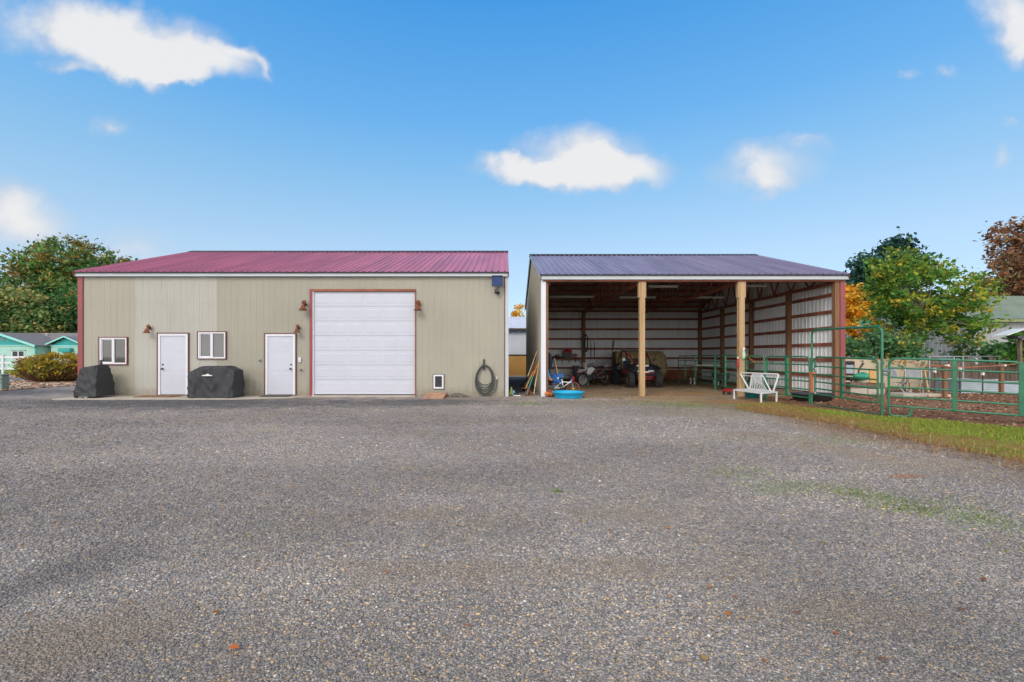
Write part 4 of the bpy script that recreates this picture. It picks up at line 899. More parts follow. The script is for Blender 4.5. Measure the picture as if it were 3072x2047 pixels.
# white metal bench
o=thing('garden_bench','white metal bench with slatted flaring back on the grass','bench',(8.15,15.6,0))
A=Vector((7.73,15.95,0));B=Vector((7.86,14.52,0));C=Vector((8.62,15.02,0)); C=Vector((8.58,14.62,0)); D=Vector((8.45,16.05,0))
B=Vector((7.88,14.55,0)); C=Vector((8.60,14.98,0)); D=Vector((8.46,16.38,0))
zs=.315
q=MB()
for a,b in ((A,B),(B,C),(C,D),(D,A)): q.bar(a+Vector((0,0,zs)),b+Vector((0,0,zs)),.035,.045)
q.build('seat_frame',M['benchwhite'],o)
q=MB()
for k in range(1,9): t=k/9; q.bar(A.lerp(D,t)+Vector((0,0,zs+.01)),B.lerp(C,t)+Vector((0,0,zs+.01)),.05,.012)
q.build('seat',M['benchwhite'],o)
for p in (A,B,C,D): q=MB(); q.box((p.x-.022,p.y-.022,0),(p.x+.022,p.y+.022,zs+.0225)); q.build('leg',M['benchwhite'],o)
bl=Vector((8.30,16.65,.335)); br=Vector((8.54,15.22,.335)); tl=Vector((8.33,17.05,.86)); tr=Vector((8.60,14.98,.875))
bl=D.lerp(C,.05)+Vector((-.06,0,.335)); br=D.lerp(C,.93)+Vector((-.03,0,.335)); tl=Vector((8.42,16.95,.86)); tr=Vector((8.66,14.95,.88))
lr=lambda a,b,t:a.lerp(b,t)
ml,mr=lr(tl,tr,.34),lr(tl,tr,.60)
q=MB(); q.tube([bl,lr(bl,tl,.9),lr(bl,tl,.98)+(tr-tl)*.01,lr(tl,tr,.05),lr(tl,tr,.95),lr(br,tr,.98)+(tl-tr)*.01,lr(br,tr,.9),br],.027,8); q.tube([bl,br],.024,8); q.build('back_frame',M['benchwhite'],o)
q=MB(); q.tube([lr(bl,br,.06),lr(lr(bl,br,.06),ml,.85),lr(tl,tr,.40)+Vector((0,0,-.01)),lr(tl,tr,.58)+Vector((0,0,-.01)),lr(lr(bl,br,.86),mr,.75),lr(bl,br,.9)],.023,8); q.build('inner_hoop',M['benchwhite'],o)
q=MB()
for k in range(9): t=k/8; q.tube([lr(bl,br,.13+.66*t)+Vector((-.03,0,0)),lr(lr(bl,br,.2+.5*t),lr(tl,tr,.36+.22*t),.5)+Vector((-.05,0,0)),lr(tl,tr,.355+.235*t)+Vector((0,0,-.015))],.011,6)
q.build('back_slats',M['benchwhite'],o)
q=MB(); q.tube([lr(tl,tr,.04)+Vector((0,0,-.10)),lr(tl,tr,.30)+Vector((0,0,-.10))],.015,6); q.build('side_bar',M['benchwhite'],o); q=MB(); q.tube([lr(tl,tr,.72)+Vector((0,0,-.10)),lr(tl,tr,.94)+Vector((0,0,-.10))],.015,6)
for t in (.72,.79,.86,.93): q.tube([lr(tl,tr,t),lr(tl,tr,t)+Vector((0,0,-.10))],.012,6)
q.build('side_bar',M['benchwhite'],o)
# tubs near the bench
q=MB(); q.lathe([(.001,.0),(.20,.0),(.27,.26),(.285,.265),(.28,.28),(.255,.27),(.19,.02),(.001,.02)],(0,0,0),20); o=q.build('feed_tub',M['teal']); o.location=(8.55,16.35,.012); tag(o,'teal rubber feed tub on the grass behind the bench','tub')
o=thing('toy_wagon','small red tray wagon with dark wheels half behind the bench','wagon',(8.42,17.75,.008))
q=MB(); q.box((-.35,-.22,.17),(.35,.22,.19)); q.box((-.35,-.22,.191),(.35,-.20,.30)); q.box((-.35,.20,.191),(.35,.22,.30)); q.box((-.35,-.199,.191),(-.33,.199,.30)); q.box((.33,-.199,.191),(.35,.199,.30)); q.build('tray',M['redpl'],o,True)
for x in (-.25,.25):
    for y in (-.25,.25): q=MB(); q.lathe([(.03,-.02),(.10,-.02),(.11,0),(.10,.02),(.03,.02)],(x,y,.11),14,axis='y'); q.build('wheel',M['rubber'],o,True)
q=MB(); q.tube([(-.35,0,.18),(-.62,0,.34)],.012,6); q.tube([(-.62,-.06,.34),(-.62,.06,.34)],.012,6); q.build('handle',M['black'],o,True)
o.rotation_euler=(0,0,R(25)); o.scale=(.55,.55,.7)
# ---------------------------------------------------------------- things in and round the shed
# paddling pool
o=thing('paddling_pool','bright blue round plastic paddling pool on the gravel','pool',(wx(1705,16.45),16.45,0))
q=MB(); q.lathe([(.001,.01),(.44,.01),(.47,.05),(.475,.10),(.49,.105),(.495,.16),(.51,.165),(.53,.205),(.535,.215),(.55,.215),(.555,.20),(.53,.19),(.52,.155),(.50,.15),(.495,.10),(.485,.095),(.48,.04),(.455,.004),(.001,.004)],(0,0,0),40)
q.build('basin',M['poolblue'],o,True)
q=MB(); q.lathe([(.535,.205),(.535,.222),(.562,.222),(.562,.205)],(0,0,0),40); q.build('rim',M['poolblue'],o,True)
# hay bales
def bale(x,y,rz,label):
    o=thing('hay_bale',label,'bale',(x,y,.008),rz,'round hay bales')
    rad=.87; q=MB(); prof=[(.001,-.70)]+[(rad*.97*k/8,-.70+random.uniform(-.01,.01)) for k in range(1,9)]+[(rad,-.66)]+[(rad+.012*math.sin(k*9),-.66+1.32*k/18) for k in range(1,18)]+[(rad,.66)]+[(rad*.97*k/8,.70+random.uniform(-.01,.01)) for k in range(8,0,-1)]+[(.001,.70)]
    q.lathe(prof,(0,0,rad-.03),48,axis='x'); q.v=[(a+mnoise.noise(Vector((a*5,b*5,c*5)))*.03,b+mnoise.noise(Vector((a*4+9,b*4,c*4)))*.04,max(0,c+mnoise.noise(Vector((a*4,b*4+7,c*4)))*.04)) for a,b,c in q.v]
    q.build('roll',M['bale'],o,True)
    q=MB()
    for k in range(5): q.lathe([(rad+.004,-.014),(rad+.016,-.008),(rad+.016,.008),(rad+.004,.014)],(-.52+k*.26,0,rad-.03),36,axis='x')
    q.build('twine',M['straw'],o,True); return o
bale(7.0,27.2,R(-4),'round hay bale behind the dirt bike side of the buggy'); bale(8.35,27.35,R(5),'round hay bale behind the buggy, farther from the dirt bikes')
# side-by-side buggy
o=thing('off_road_buggy','black and red open off-road buggy parked facing out of the shed','buggy',(6.30,22.8,.008),R(3))
def wheel(parent,x,y,rad,wd,nm='wheel'):
    q=MB(); prof=[(rad*.55,-wd/2),(rad*.9,-wd/2),(rad*.98,-wd*.38),(rad,-wd*.2),(rad,wd*.2),(rad*.98,wd*.38),(rad*.9,wd/2),(rad*.55,wd/2),(rad*.5,0),(rad*.55,-wd/2)]
    q.lathe(prof,(x,y,rad),26,axis='x')
    for k in range(18):
        a=2*math.pi*k/18
        for s in (-1,1): q.obox((x+s*wd*.22,y+math.cos(a+s*.1)*rad,rad+math.sin(a+s*.1)*rad),(wd*.2,0,0),Vector((0,-math.sin(a),math.cos(a)))*.028,Vector((0,math.cos(a),math.sin(a)))*.018)
    w=q.build(nm,M['rubber'],parent,True)
    q=MB(); s=1 if x>0 else -1; q.lathe([(.001,s*wd*.30),(rad*.2,s*wd*.32),(rad*.25,s*wd*.22),(rad*.5,s*wd*.25),(rad*.56,s*wd*.48)],(x,y,rad),18,axis='x'); q.build('rim',M['dkgrey'],w,True)
for x in (-.63,.63):
    wheel(o,x,-1.12,.37,.27); wheel(o,x,1.15,.38,.31)
q=MB(); q.prism([(-.36,-1.30,.42),(.36,-1.30,.42),(.42,-1.0,.38),(.45,1.2,.38),(-.45,1.2,.38),(-.42,-1.0,.38)],(0,0,.14)); q.box((-.4,.55,.52),(.4,1.45,.80),0,.04); q.build('chassis',M['black'],o,True)
q=MB(); q.prism([(-.40,-1.34,.55),(-.42,-1.42,.70),(-.44,-1.1,.93),(-.44,-.55,1.02),(-.44,-.55,.55)],(.88,0,0)); q.build('hood',M['navy'],o,True)
for s in (-1,1):
    q=MB(); q.prism([(s*.42,-1.42,.72),(s*.42,-.62,1.05),(s*.74,-.72,.99),(s*.78,-1.25,.86),(s*.62,-1.40,.78)],(0,0,.03)); q.build('fender',M['black'],o,True)
    q=MB(); q.prism([(s*.54,-.55,.52),(s*.54,.40,.52),(s*.54,.55,.85),(s*.54,-.15,.80),(s*.54,-.55,.98)],(s*.03,0,0)); q.build('door',M['black'],o,True)
    q=MB(); q.prism([(s*.565,-.45,.62),(s*.565,.25,.60),(s*.565,.35,.72),(s*.565,-.40,.86)],(s*.012,0,0)); q.build('door_panel',M['redpl'],o,True)
    q=MB(); q.prism([(s*.50,.55,.75),(s*.72,.65,.80),(s*.74,1.5,.84),(s*.50,1.5,.95),(s*.50,.6,1.18)],(0,0,.04)); q.build('fender',M['redpl'] if s>0 else M['black'],o,True)
    q=MB(); q.tube([(s*.57,-.62,.98),(s*.50,-.20,1.52),(s*.50,.0,1.66),(s*.50,.62,1.68),(s*.54,1.25,.95)],.030,8); q.tube([(s*.50,.62,1.67),(s*.54,.55,.8)],.028,8); q.build('cage_tube',M['black'] ,o,True)
    q=MB(); q.tube([(s*.50,-.08,1.62),(s*.16,-.60,1.10)] if s<0 else [(.5,-.05,1.60),(.42,-.3,1.38)],.026,8); q.build('cage_brace',M['redpl'],o,True)
    q=MB(); q.tube([(s*.54,-.42,1.24),(s*.66,-.48,1.27)],.012,6); q.ball((s*.74,-.50,1.28),.075,(1,.5,1)); q.build('mirror',M['lampwhite'] if s<0 else M['black'],o,True)
    q=MB(); q.obox((s*.25,-1.395,.76),(.12,0,0),(0,.012,.01),(0,-.012,.028)); q.build('headlight',M['lampwhite'],o,True)
    q=MB(); q.box((s*.10 if s>0 else -.42,.15,.56),(.42 if s>0 else -.10,.55,.70),0,.05); q.prism([((.10 if s>0 else -.42),.45,.7),((.10 if s>0 else -.42),.58,.7),((.12 if s>0 else -.40),.70,1.32),((.12 if s>0 else -.40),.60,1.32)],(.32,0,0)); q.build('seat',M['navy'],o,True)
    q=MB(); q.tube([(s*.26,-1.15,.55),(s*.56,-1.12,.42)],.02,6); q.tube([(s*.26,-1.0,.42),(s*.56,-1.10,.34)],.02,6); q.tube([(s*.36,-1.0,.85),(s*.50,-1.10,.42)],.035,8); q.build('suspension_arm',M['redpl'],o,True)
q=MB(); q.prism([(-.52,-.05,1.66),(.52,-.05,1.66),(.50,.75,1.69),(-.50,.75,1.69)],(0,0,.045)); q.build('roof',M['black'],o,True)
for (z,y) in ((.66,-1.50),(.52,-1.50),(.40,-1.42)): q=MB(); q.tube([(-.34,y+.1,z),(-.26,y,z),(.26,y,z),(.34,y+.1,z)],.022,7); q.build('bumper_bar',M['redpl'],o,True)
q=MB(); q.box((-.07,-1.475,.69),(.13,-1.455,.755)); q.build('number_plate',M['lampwhite'],o,True)
q=MB(); q.obox((0,-1.0,1.0),(.28,0,0),(0,.02,.0),(0,0,.035)); q.build('light_bar',M['lampwhite'],o,True)
q=MB(); q.lathe([(.14,-.012),(.165,0),(.14,.012)],(-.24,-.30,1.05),18,axis='y'); q.tube([(-.24,-.5,.98),(-.24,-.3,1.05)],.02,6); q.build('steering_wheel',M['black'],o,True)
# dirt bikes
def dirt_bike(name_col,label,loc,rz,mcol):
    o=thing('dirt_bike',label,'motorbike',loc,rz,'dirt bikes')
    def w(y,rad):
        q=MB(); ring=[(0,y+math.cos(a)*(rad-.035),rad+math.sin(a)*(rad-.035)) for a in [2*math.pi*k/28 for k in range(28)]]; q.tube(ring,.042,8,closed=True)
        for k in range(26): a=2*math.pi*k/26; q.obox((0,y+math.cos(a)*rad,rad+math.sin(a)*rad),(.04,0,0),Vector((0,-math.sin(a),math.cos(a)))*.018,Vector((0,math.cos(a),math.sin(a)))*.014)
        t=q.build('wheel',M['rubber'],o,True)
        q=MB(); q.tube([(0,y+math.cos(a)*(rad-.08),rad+math.sin(a)*(rad-.08)) for a in [2*math.pi*k/24 for k in range(24)]],.014,6,closed=True)
        for k in range(14): a=2*math.pi*k/14; q.tube([(.02*(-1)**k,y,rad),(0,y+math.cos(a)*(rad-.085),rad+math.sin(a)*(rad-.085))],.004,4)
        q.lathe([(.001,-.06),(.045,-.06),(.045,.06),(.001,.06)],(0,y,rad),10,axis='x'); q.build('rim',M['steel'],t,True)
    w(-.68,.33); w(.66,.31)
    q=MB()
    for s in (-.09,.09): q.tube([(s,-.68,.33),(s,-.42,.90)],.024,8)
    q.build('fork',M['dkgrey'],o,True)
    q=MB(); q.tube([(-.38,-.26,1.10),(-.22,-.34,1.04),(-.09,-.40,.98),(.09,-.40,.98),(.22,-.34,1.04),(.38,-.26,1.10)],.015,7); q.build('handlebar',M['black'],o,True)
    q=MB(); q.prism([(-.09,-1.0,.74),(-.10,-.55,.82),(-.05,-.28,.76),(.05,-.28,.76),(.10,-.55,.82),(.09,-1.0,.74)],(0,0,.02)); q.build('fender',mcol,o,True)
    q=MB(); q.prism([(-.07,.3,.82),(-.09,.95,.90),(.09,.95,.90),(.07,.3,.82)],(0,0,.025)); q.build('fender',mcol,o,True)
    q=MB(); q.prism([(-.11,-.42,.88),(-.11,-.12,.92),(-.11,.02,.80),(-.11,-.28,.55),(-.11,-.48,.62)],(.22,0,0)); q.build('tank_shroud',mcol,o,True)
    q=MB(); q.prism([(-.08,-.16,.90),(-.08,.62,.90),(-.08,.66,.84),(-.08,.0,.80)],(.16,0,0)); q.build('saddle',M['black'],o,True)
    q=MB(); q.box((-.12,-.25,.28),(.12,.14,.60),0,.05); q.lathe([(.001,-.16),(.11,-.16),(.11,.16),(.001,.16)],(0,.0,.40),14,axis='x'); q.build('engine',M['dkgrey'],o,True)
    q=MB(); q.tube([(0,-.38,.92),(0,-.30,.3),(0,.1,.26),(0,.15,.8),(0,-.38,.92)],.024,7); 
    for s in (-.1,.1): q.tube([(s,.1,.36),(s,.66,.31)],.026,7)
    q.build('frame',M['steel'],o,True)
    q=MB(); q.prism([(-.135,-.98,.72),(-.12,-.60,.95),(.12,-.60,.95),(.135,-.98,.72)],(0,.0,.02)) if False else q.obox((0,-.50,.95),(.10,0,0),(0,.012,.03),(0,-.05,.11)); q.build('number_board',M['lampwhite'],o,True)
    q=MB(); q.tube([(.13,-.1,.40),(.15,.3,.55),(.14,.75,.78)],[.02,.03,.045],8); q.build('exhaust',M['steel'],o,True)
    return o
b1=dirt_bike('white','white and black dirt bike beside the grey storage bin',(wx(1790,23.2)-.05,23.55,.008),R(-62),M['lampwhite']); b1.rotation_euler=(R(5),0,R(-62))
b2=dirt_bike('orange','red-orange dirt bike standing behind the grey storage bin',(4.35,25.2,.008),R(-28),mat('red_orange_plastic',(.42,.06,.03),.4)); b2.rotation_euler=(0,R(5),R(-28))
# storage bin with clutter
o=thing('storage_bin','pale grey plastic bin on the dirt before the red dirt bike','bin',(wx(1749,23.6),23.6,.008))
q=MB(); q.prism([(-.24,-.2,0),(.24,-.2,0),(.24,.2,0),(-.24,.2,0)],(0,0,.5)); q.v=[(x*(1+.12*z/.5),y*(1+.12*z/.5),z) for x,y,z in q.v]; q.box((-.29,-.245,.50),(.29,.245,.55),0,.015); q.build('body',mat('pale_grey_plastic',(.40,.39,.38),.5),o,True)
o=thing('red_toolbox','red and white box resting on the grey storage bin','box',(wx(1746,23.6),23.6,.56)); q=MB(); q.box((-.20,-.13,0),(.18,.13,.17),0,.02); q.build('body',M['redpl'],o,True)
q=MB(); q.box((-.205,-.135,.171),(.185,.135,.22),0,.015); q.build('lid',M['lampwhite'],o,True); q=MB(); q.tube([(-.08,0,.22),(-.07,0,.27),(.06,0,.27),(.07,0,.22)],.012,6); q.build('handle',M['black'],o,True)
o=thing('loudspeaker','dark upright speaker cabinet against the back wall boards','speaker',(wx(1727,28.6),28.6,.008)); q=MB(); q.box((-.17,-.15,0),(.17,.15,.86),0,.02); q.build('cabinet',M['dkgrey'],o,True)
for (z,r_) in ((.28,.12),(.62,.09)): q=MB(); q.lathe([(.001,0),(r_*.4,-.0),(r_*.8,.02),(r_,.0)],(0,-.158,z),16,axis='y'); q.build('cone',M['black'],o,True)
# shelf on the back wall with its load
o=thing('wall_shelf','brown plank shelf on the back wall with tools hung below','shelf',(wx(1700,28.8),28.9,1.3)); zs2=wz(1076,28.8)
q=MB(); q.box((wx(1655,28.8),28.6,zs2-.06),(wx(1745,28.8),29.1,zs2),0,.005); q.build('plank',M['wood'],o)
q=MB()
for px in (1667,1687,1707,1726): q.tube([(wx(px,28.62),28.62,zs2-.06),(wx(px,28.62),28.62,zs2-.30)],[.03,.012],6)
q.build('hanging_tools',M['dkgrey'],o)
o=thing('shelf_crate','dark crate heaped with red cloth on the wall shelf','crate',(wx(1703,28.8),28.82,zs2)); q=MB(); q.prism([(-.20,-.15,0),(.20,-.15,0),(.20,.15,0),(-.20,.15,0)],(0,0,.36)); q.v=[(x*(1+.22*z/.36),y*(1+.15*z/.36),z) for x,y,z in q.v]; q.build('tub',M['dkgrey'],o,True)
q=MB()
for (x,z,r_) in ((-.10,.40,.14),(.10,.42,.15),(.0,.50,.13),(.16,.50,.06)): q.ball((x,0,z),r_,(1.2,1,.8),10)
q.build('cloth',M['redpl'],o,True)
o=thing('striped_bag','red and pale striped bag slumped at the shelf end','bag',(wx(1728,28.8),28.85,zs2))
for k in range(4): q=MB(); q.ball((.0+k*.03-.05,0,.30-k*.085),.12,(1.5-.15*k,.8,.42),12); q.build('stripe',M['redpl'] if k%2 else M['lampwhite'],o,True)
o=thing('power_tool','black hand tool lying on the wall shelf near the coat','tool',(wx(1675,28.8),28.8,zs2)); q=MB(); q.tube([(-.35,0,.06),(-.15,0,.10),(.1,0,.07),(.34,0,.05)],[.05,.10,.06,.04],8); q.build('body',M['black'],o,True)
q=MB(); q.tube([(-.2,0,.12),(-.12,0,.25),(.02,0,.22),(.06,0,.08)],.03,7); q.build('handle',M['black'],o,True)
# bicycle tube and straps on the posts
q=MB(); zc=wz(1030,28.9); q.tube([(wx(1758,28.9)+.10*math.cos(a),28.88+.03*math.sin(a),zc+.52*math.sin(a)) for a in [2*math.pi*k/24 for k in range(24)]],.035,7,closed=True); tag(q.build('inner_tube',M['rubber']),'black rubber tube hung on the back wall post','tube')
for px,lb in ((1772,'black strap hanging from the back wall girt nearer the rubber tube'),(1783,'black strap hanging from the back wall girt nearer the hay')):
    q=MB(); q.tube([(wx(px,29.0),29.0,wz(1022,29)),(wx(px+.6,29.0),28.97,wz(1045,29)),(wx(px,29),29.0,wz(1075,29))],[.012,.03,.02],6); tag(q.build('strap',M['black']),lb,'strap',group='black straps on the back wall')
q=MB(); q.bar((wx(1838,28.7),28.7,wz(1046,28.7)),(wx(1841,28.95),28.95,wz(1022,28.9)),.10,.03); q.bar((wx(1836,28.6),28.6,.02),(wx(1838,28.7),28.7,wz(1046,28.7)),.05,.05); tag(q.build('garden_rake',M['oldwood']),'dark wooden pole leaning up behind the hay bale','pole')
# left wall clutter: coat, plank, blue crate, bucket, toys
Y0=18.0
o=thing('hanging_coat','dark blue coat hanging on the shed side wall by the corner post','coat',(1.50,18.4,1.6))
q=MB(); prof=[(.07,.12,0),(.22,.17,-.06),(.23,.15,-.3),(.22,.16,-.62),(.25,.17,-.86)]; vs=[];fs=[]
for (a,b,z) in prof:
    for k in range(16): t=2*math.pi*k/16; vs.append((.02+b*(1+math.sin(t)*.9)*.8+.02*math.sin(5*t+z*6),a*math.cos(t)*1.15,z))
for i in range(4):
    for k in range(16): fs.append((i*16+k,i*16+(k+1)%16,(i+1)*16+(k+1)%16,(i+1)*16+k))
q.add(vs,fs,0,True); q.add(vs[:16],[tuple(range(16))]); q.add(vs[-16:],[tuple(range(15,-1,-1))]); q.build('body',M['navy'],o,True)
for s in (-1,1): q=MB(); q.tube([(.2,s*.2,-.08),(.26,s*.28,-.35),(.24,s*.29,-.62)],[.07,.075,.055],8); q.build('sleeve',M['navy'],o,True)
q=MB(); q.bar((1.55,18.1,1.95),(1.48,18.15,1.75),.05,.04); q.ball((1.60,18.1,1.72),.06); q.ball((1.56,18.12,1.95),.05); tag(q.build('coat_hook',M['black']),'black hook holding the dark blue coat','hook')
q=MB(); q.bar((2.06,17.75,.30),(1.94,18.6,1.32),.17,.04,up=(1,0,0)); tag(q.build('leaning_plank',M['ply']),'short pale plank leaning under the blue coat','plank')
o=thing('blue_crate','bright blue crate with white mark stacked behind the child bike','crate',(wx(1672,17.7),17.8,.45)); q=MB(); q.prism([(-.17,-.16,0),(.17,-.16,0),(.17,.16,0),(-.17,.16,0)],(0,0,.30)); q.v=[(x*(1+.2*z/.3),y*(1+.2*z/.3),z) for x,y,z in q.v]; q.box((-.215,-.205,.301),(.215,.205,.335),0,.01); q.build('tub',M['blue'],o,True)
q=MB(); q.lathe([(.001,-.001),(.055,-.001),(.055,.006),(.001,.006)],(.03,-.193,.17),12,axis='y',sy=.7); q.build('mark',M['lampwhite'],o,True)
o=thing('toy_box','dark low box under the blue crate beside the corner post','box',(wx(1672,17.8),17.85,.008)); q=MB(); q.box((-.22,-.2,0),(.22,.2,.40),0,.015); q.build('body',M['dkgrey'],o,True); q=MB(); q.box((-.235,-.215,.401),(.235,.215,.44),0,.01); q.build('lid',M['blue'],o,True)
q=MB(); q.lathe([(.001,0),(.15,0),(.19,.34),(.20,.345),(.20,.36),(.18,.355),(.145,.02),(.001,.02)],(0,0,0),18); o=q.build('bucket',mat('grey_green_bucket',(.16,.17,.15),.6)); o.location=(wx(1648,17.35),17.35,.008); tag(o,'grey bucket just inside the shed corner post','bucket')
q=MB(); q.tube([(wx(1642,17.4),17.4,wz(1110,17.4)),(wx(1643,17.4),17.38,wz(1122,17.4)),(wx(1648,17.4),17.3,wz(1134,17.4)),(wx(1652,17.3),17.3,wz(1142,17.3))],[.05,.055,.05,.03],9); tag(q.build('pool_noodle',M['poolblue']),'bright blue foam tube hanging beside the corner post','float')
q=MB(); q.tube([(wx(1646,17.25),17.25,wz(1132,17.25)),(wx(1649,17.2),17.2,wz(1139,17.2)),(wx(1654,17.2),17.2,wz(1141,17.2)),(wx(1656,17.25),17.25,wz(1136,17.25))],.028,8); tag(q.build('toy_hook',M['orange']),'orange curved toy over the grey bucket','toy')
o=thing('boot_pile','heap of orange-brown sacking at the foot of the corner post','sack',(wx(1648,16.95),16.95,.004))
for i,(x,y,z,r_,m) in enumerate(((-.06,0,.09,.11,'orange'),(.07,-.05,.08,.10,'board'),(.02,.06,.17,.10,'rust'),(-.07,-.09,.06,.08,'board'),(.09,.05,.16,.07,'orange'))): q=MB(); q.ball((x,y,z),r_,(1.0,1.1,.8),12); q.v=[(a+mnoise.noise(Vector((a*14,b*14,c*14+i)))*.03,b,max(0,c+mnoise.noise(Vector((a*12+5,b*12,c*12)))*.03)) for a,b,c in q.v]; q.build('sack',M[m],o,True)
# child's bicycle
o=thing('kids_bicycle','small colourful bicycle leaning behind the blue pool','bicycle',(wx(1690,17.3),17.35,.008),R(62))
for (y,rm) in ((-.38,'darkred'),(.36,'black')):
    q=MB(); rad=.235; q.tube([(0,y+math.cos(a)*rad,rad+.02+math.sin(a)*rad) for a in [2*math.pi*k/24 for k in range(24)]],.024,7,closed=True); w=q.build('wheel',M['darkred'] if rm=='darkred' else M['rubber'],o,True)
    q=MB(); 
    for k in range(12): a=2*math.pi*k/12; q.tube([(0,y,rad+.02),(0,y+math.cos(a)*(rad-.02),rad+.02+math.sin(a)*(rad-.02))],.004,4)
    q.lathe([(.001,-.04),(.03,-.04),(.03,.04),(.001,.04)],(0,y,rad+.02),8,axis='x'); q.build('spokes',M['yellow'] if rm=='darkred' else M['lampwhite'],w,True)
q=MB(); q.tube([(0,-.30,.55),(0,.02,.30),(0,.08,.60)],.022,7); q.tube([(0,-.28,.48),(0,.05,.50)],.02,7); q.tube([(0,.02,.30),(0,.36,.255)],.016,6); q.tube([(0,.06,.50),(0,.36,.255)],.014,6); q.build('frame',M['lampwhite'],o,True)
q=MB(); q.tube([(0,-.38,.255),(0,-.31,.50),(0,-.28,.64)],.018,7); q.build('fork',M['blue'],o,True)
q=MB(); q.tube([(-.24,-.2,.74),(-.12,-.27,.72),(0,-.28,.66),(.12,-.27,.72),(.24,-.2,.74)],.013,6); q.build('handlebar',M['black'],o,True)
q=MB(); q.ball((0,.10,.63),.10,(.7,1.2,.35)); q.build('saddle',M['navy'],o,True)
q=MB(); q.obox((0,-.37,.62),(.09,0,0),(0,.01,0),(0,0,.08)); q.build('number_board',M['redpl'],o,True)
q=MB(); q.tube([(.08,.02,.30),(-.08,.02,.30)],.012,6); q.box((.06,-.05,.22),(.14,.05,.245)); q.box((-.14,-.0,.34),(-.06,.1,.365)); q.build('pedals',M['black'],o,True)
o.rotation_euler=(0,R(8),R(62))
# long handled tools leaning at the shed corner (outside)
def tool(px0,py0,Ya,px1,py1,Yb_,m,label,head=None,r=.018,name='shovel',cat='tool',m2='rust'):
    a=P(px0,py0,Ya); b=P(px1,py1,Yb_); o=thing(name,label,cat,(b.x,b.y,max(0,b.z)),0,'long tools leaning on the shed wall')
    q=MB(); q.tube([a,a.lerp(b,.5)+Vector((.01,.0,.01)),b],r,8); q.build('handle',M[m],o); d=(b-a).normalized()
    if head=='blade':
        s=d.cross(Vector((0,1,0))).normalized(); q=MB(); c=b; pr=[c-s*.05,c+s*.05,c+s*.11+d*.06,c+s*.12+d*.22,c+d*.33,c-s*.12+d*.22,c-s*.11+d*.06]; pr=[v-d*.10 for v in pr]; q.prism(pr,Vector((0,-.02,0))); q.build('blade',M[m2],o)
    elif head=='rake':
        s=Vector((1,0,0)); q=MB(); e=b-d*.02; q.tube([e-s*.17,e+s*.17],.014,6)
        for k in range(8): q.tube([e+s*(-.16+.32*k/7),e+s*(-.16+.32*k/7)+Vector((0,-.07,-.01))],.007,5)
        q.build('tines',M[m2],o)
    elif head=='fork':
        q=MB(); s=Vector((1,0,0)); e=b-d*.3
        for k in (-1,0,1): q.tube([e,e+s*.05*k+d*.06,e+s*.06*k+d*.30],.009,5)
        q.build('tines',M[m2],o)
    elif head=='pick':
        q=MB(); q.tube([b-d*.35+Vector((-.10,0,-.02)),b-d*.28+Vector((0.02,0,.0)),b-d*.1+Vector((.03,-.0,.0)),b+Vector((-.12,0,.02))],[.015,.04,.035,.01],8); q.build('head',M[m2],o)
    elif head=='grip': q=MB(); q.tube([a.lerp(b,.55),a.lerp(b,.80)],r*1.7,8); q.build('grip',M[m2],o)
    return o
tool(1610.5,1055,18.3,1583,1130,17.5,'straw','dark bristled broom with a cream tip, tallest by the shed corner',None,.017,'broom',m2='black')
tool(1608,1070,18.2,1576,1168,17.6,'oldwood','brown handled garden fork leaning nearest the gap','fork',.017,'garden_fork',m2='rust')
tool(1613,1093,17.9,1599,1130,17.5,'orange','bright orange fibre handle leaning by the white corner trim','grip',.026,'sledge_handle',m2='orange')
tool(1599,1116,17.7,1577,1166,17.3,'yellow','thin yellow handled rake in the tool cluster','rake',.013,'garden_rake',m2='rust')
tool(1618,1079,17.7,1601.5,1183,17.1,'straw','pale ash handle standing closest to the white corner trim','grip',.016,'hoe',m2='straw')
tool(1598,1131,17.5,1580,1184,17.15,'teal','teal gripped mattock with curled orange-brown head','pick',.024,'mattock',m2='rust')
tool(1612,1072,18.0,1585,1176,17.35,'woodpost','rusty bladed shovel at the bottom of the tool cluster','blade',.017,'shovel',m2='rust')
# small litter between the buildings
o=thing('garden_bag','crumpled pale green and light blue bag at the barn corner','bag',(wx(1533,17.6),17.6,.0)); 
q=MB(); q.lathe([(.001,.31),(.03,.29),(.05,.22),(.10,.08),(.12,0),(.001,0)],(0,0,0),12); q.v=[(a+mnoise.noise(Vector((a*12,b*12,c*9)))*.035,b,c) for a,b,c in q.v]; q.build('body',mat('pale_lime_plastic',(.42,.50,.14),.5),o,True)
q=MB(); q.lathe([(.001,.20),(.04,.17),(.09,.03),(.10,0),(.001,0)],(.09,-.03,0),10); q.build('fold',mat('light_blue_plastic',(.28,.50,.60),.5),o,True)
def shoe(x,y,rz,label):
    o=thing('trainer',label,'shoe',(x,y,.005),rz,'shoes left between the buildings'); q=MB(); q.prism([(-.13,-.04,0),(.10,-.045,0),(.14,0,0),(.10,.045,0),(-.13,.04,0)],(0,0,.03)); q.build('sole',M['lampwhite'],o,True)
    q=MB(); q.prism([(-.13,-.035,.031),(-.13,-.035,.12),(-.03,-.035,.11),(.08,-.035,.06),(.12,-.035,.031)],(0,.07,0)); q.build('upper',M['black'],o,True)
shoe(wx(1550,17.9),17.9,R(20),'black shoe with pale sole lying farther into the gap'); shoe(wx(1552,17.2),17.2,R(-8),'black shoe with pale sole nearest the gravel yard')
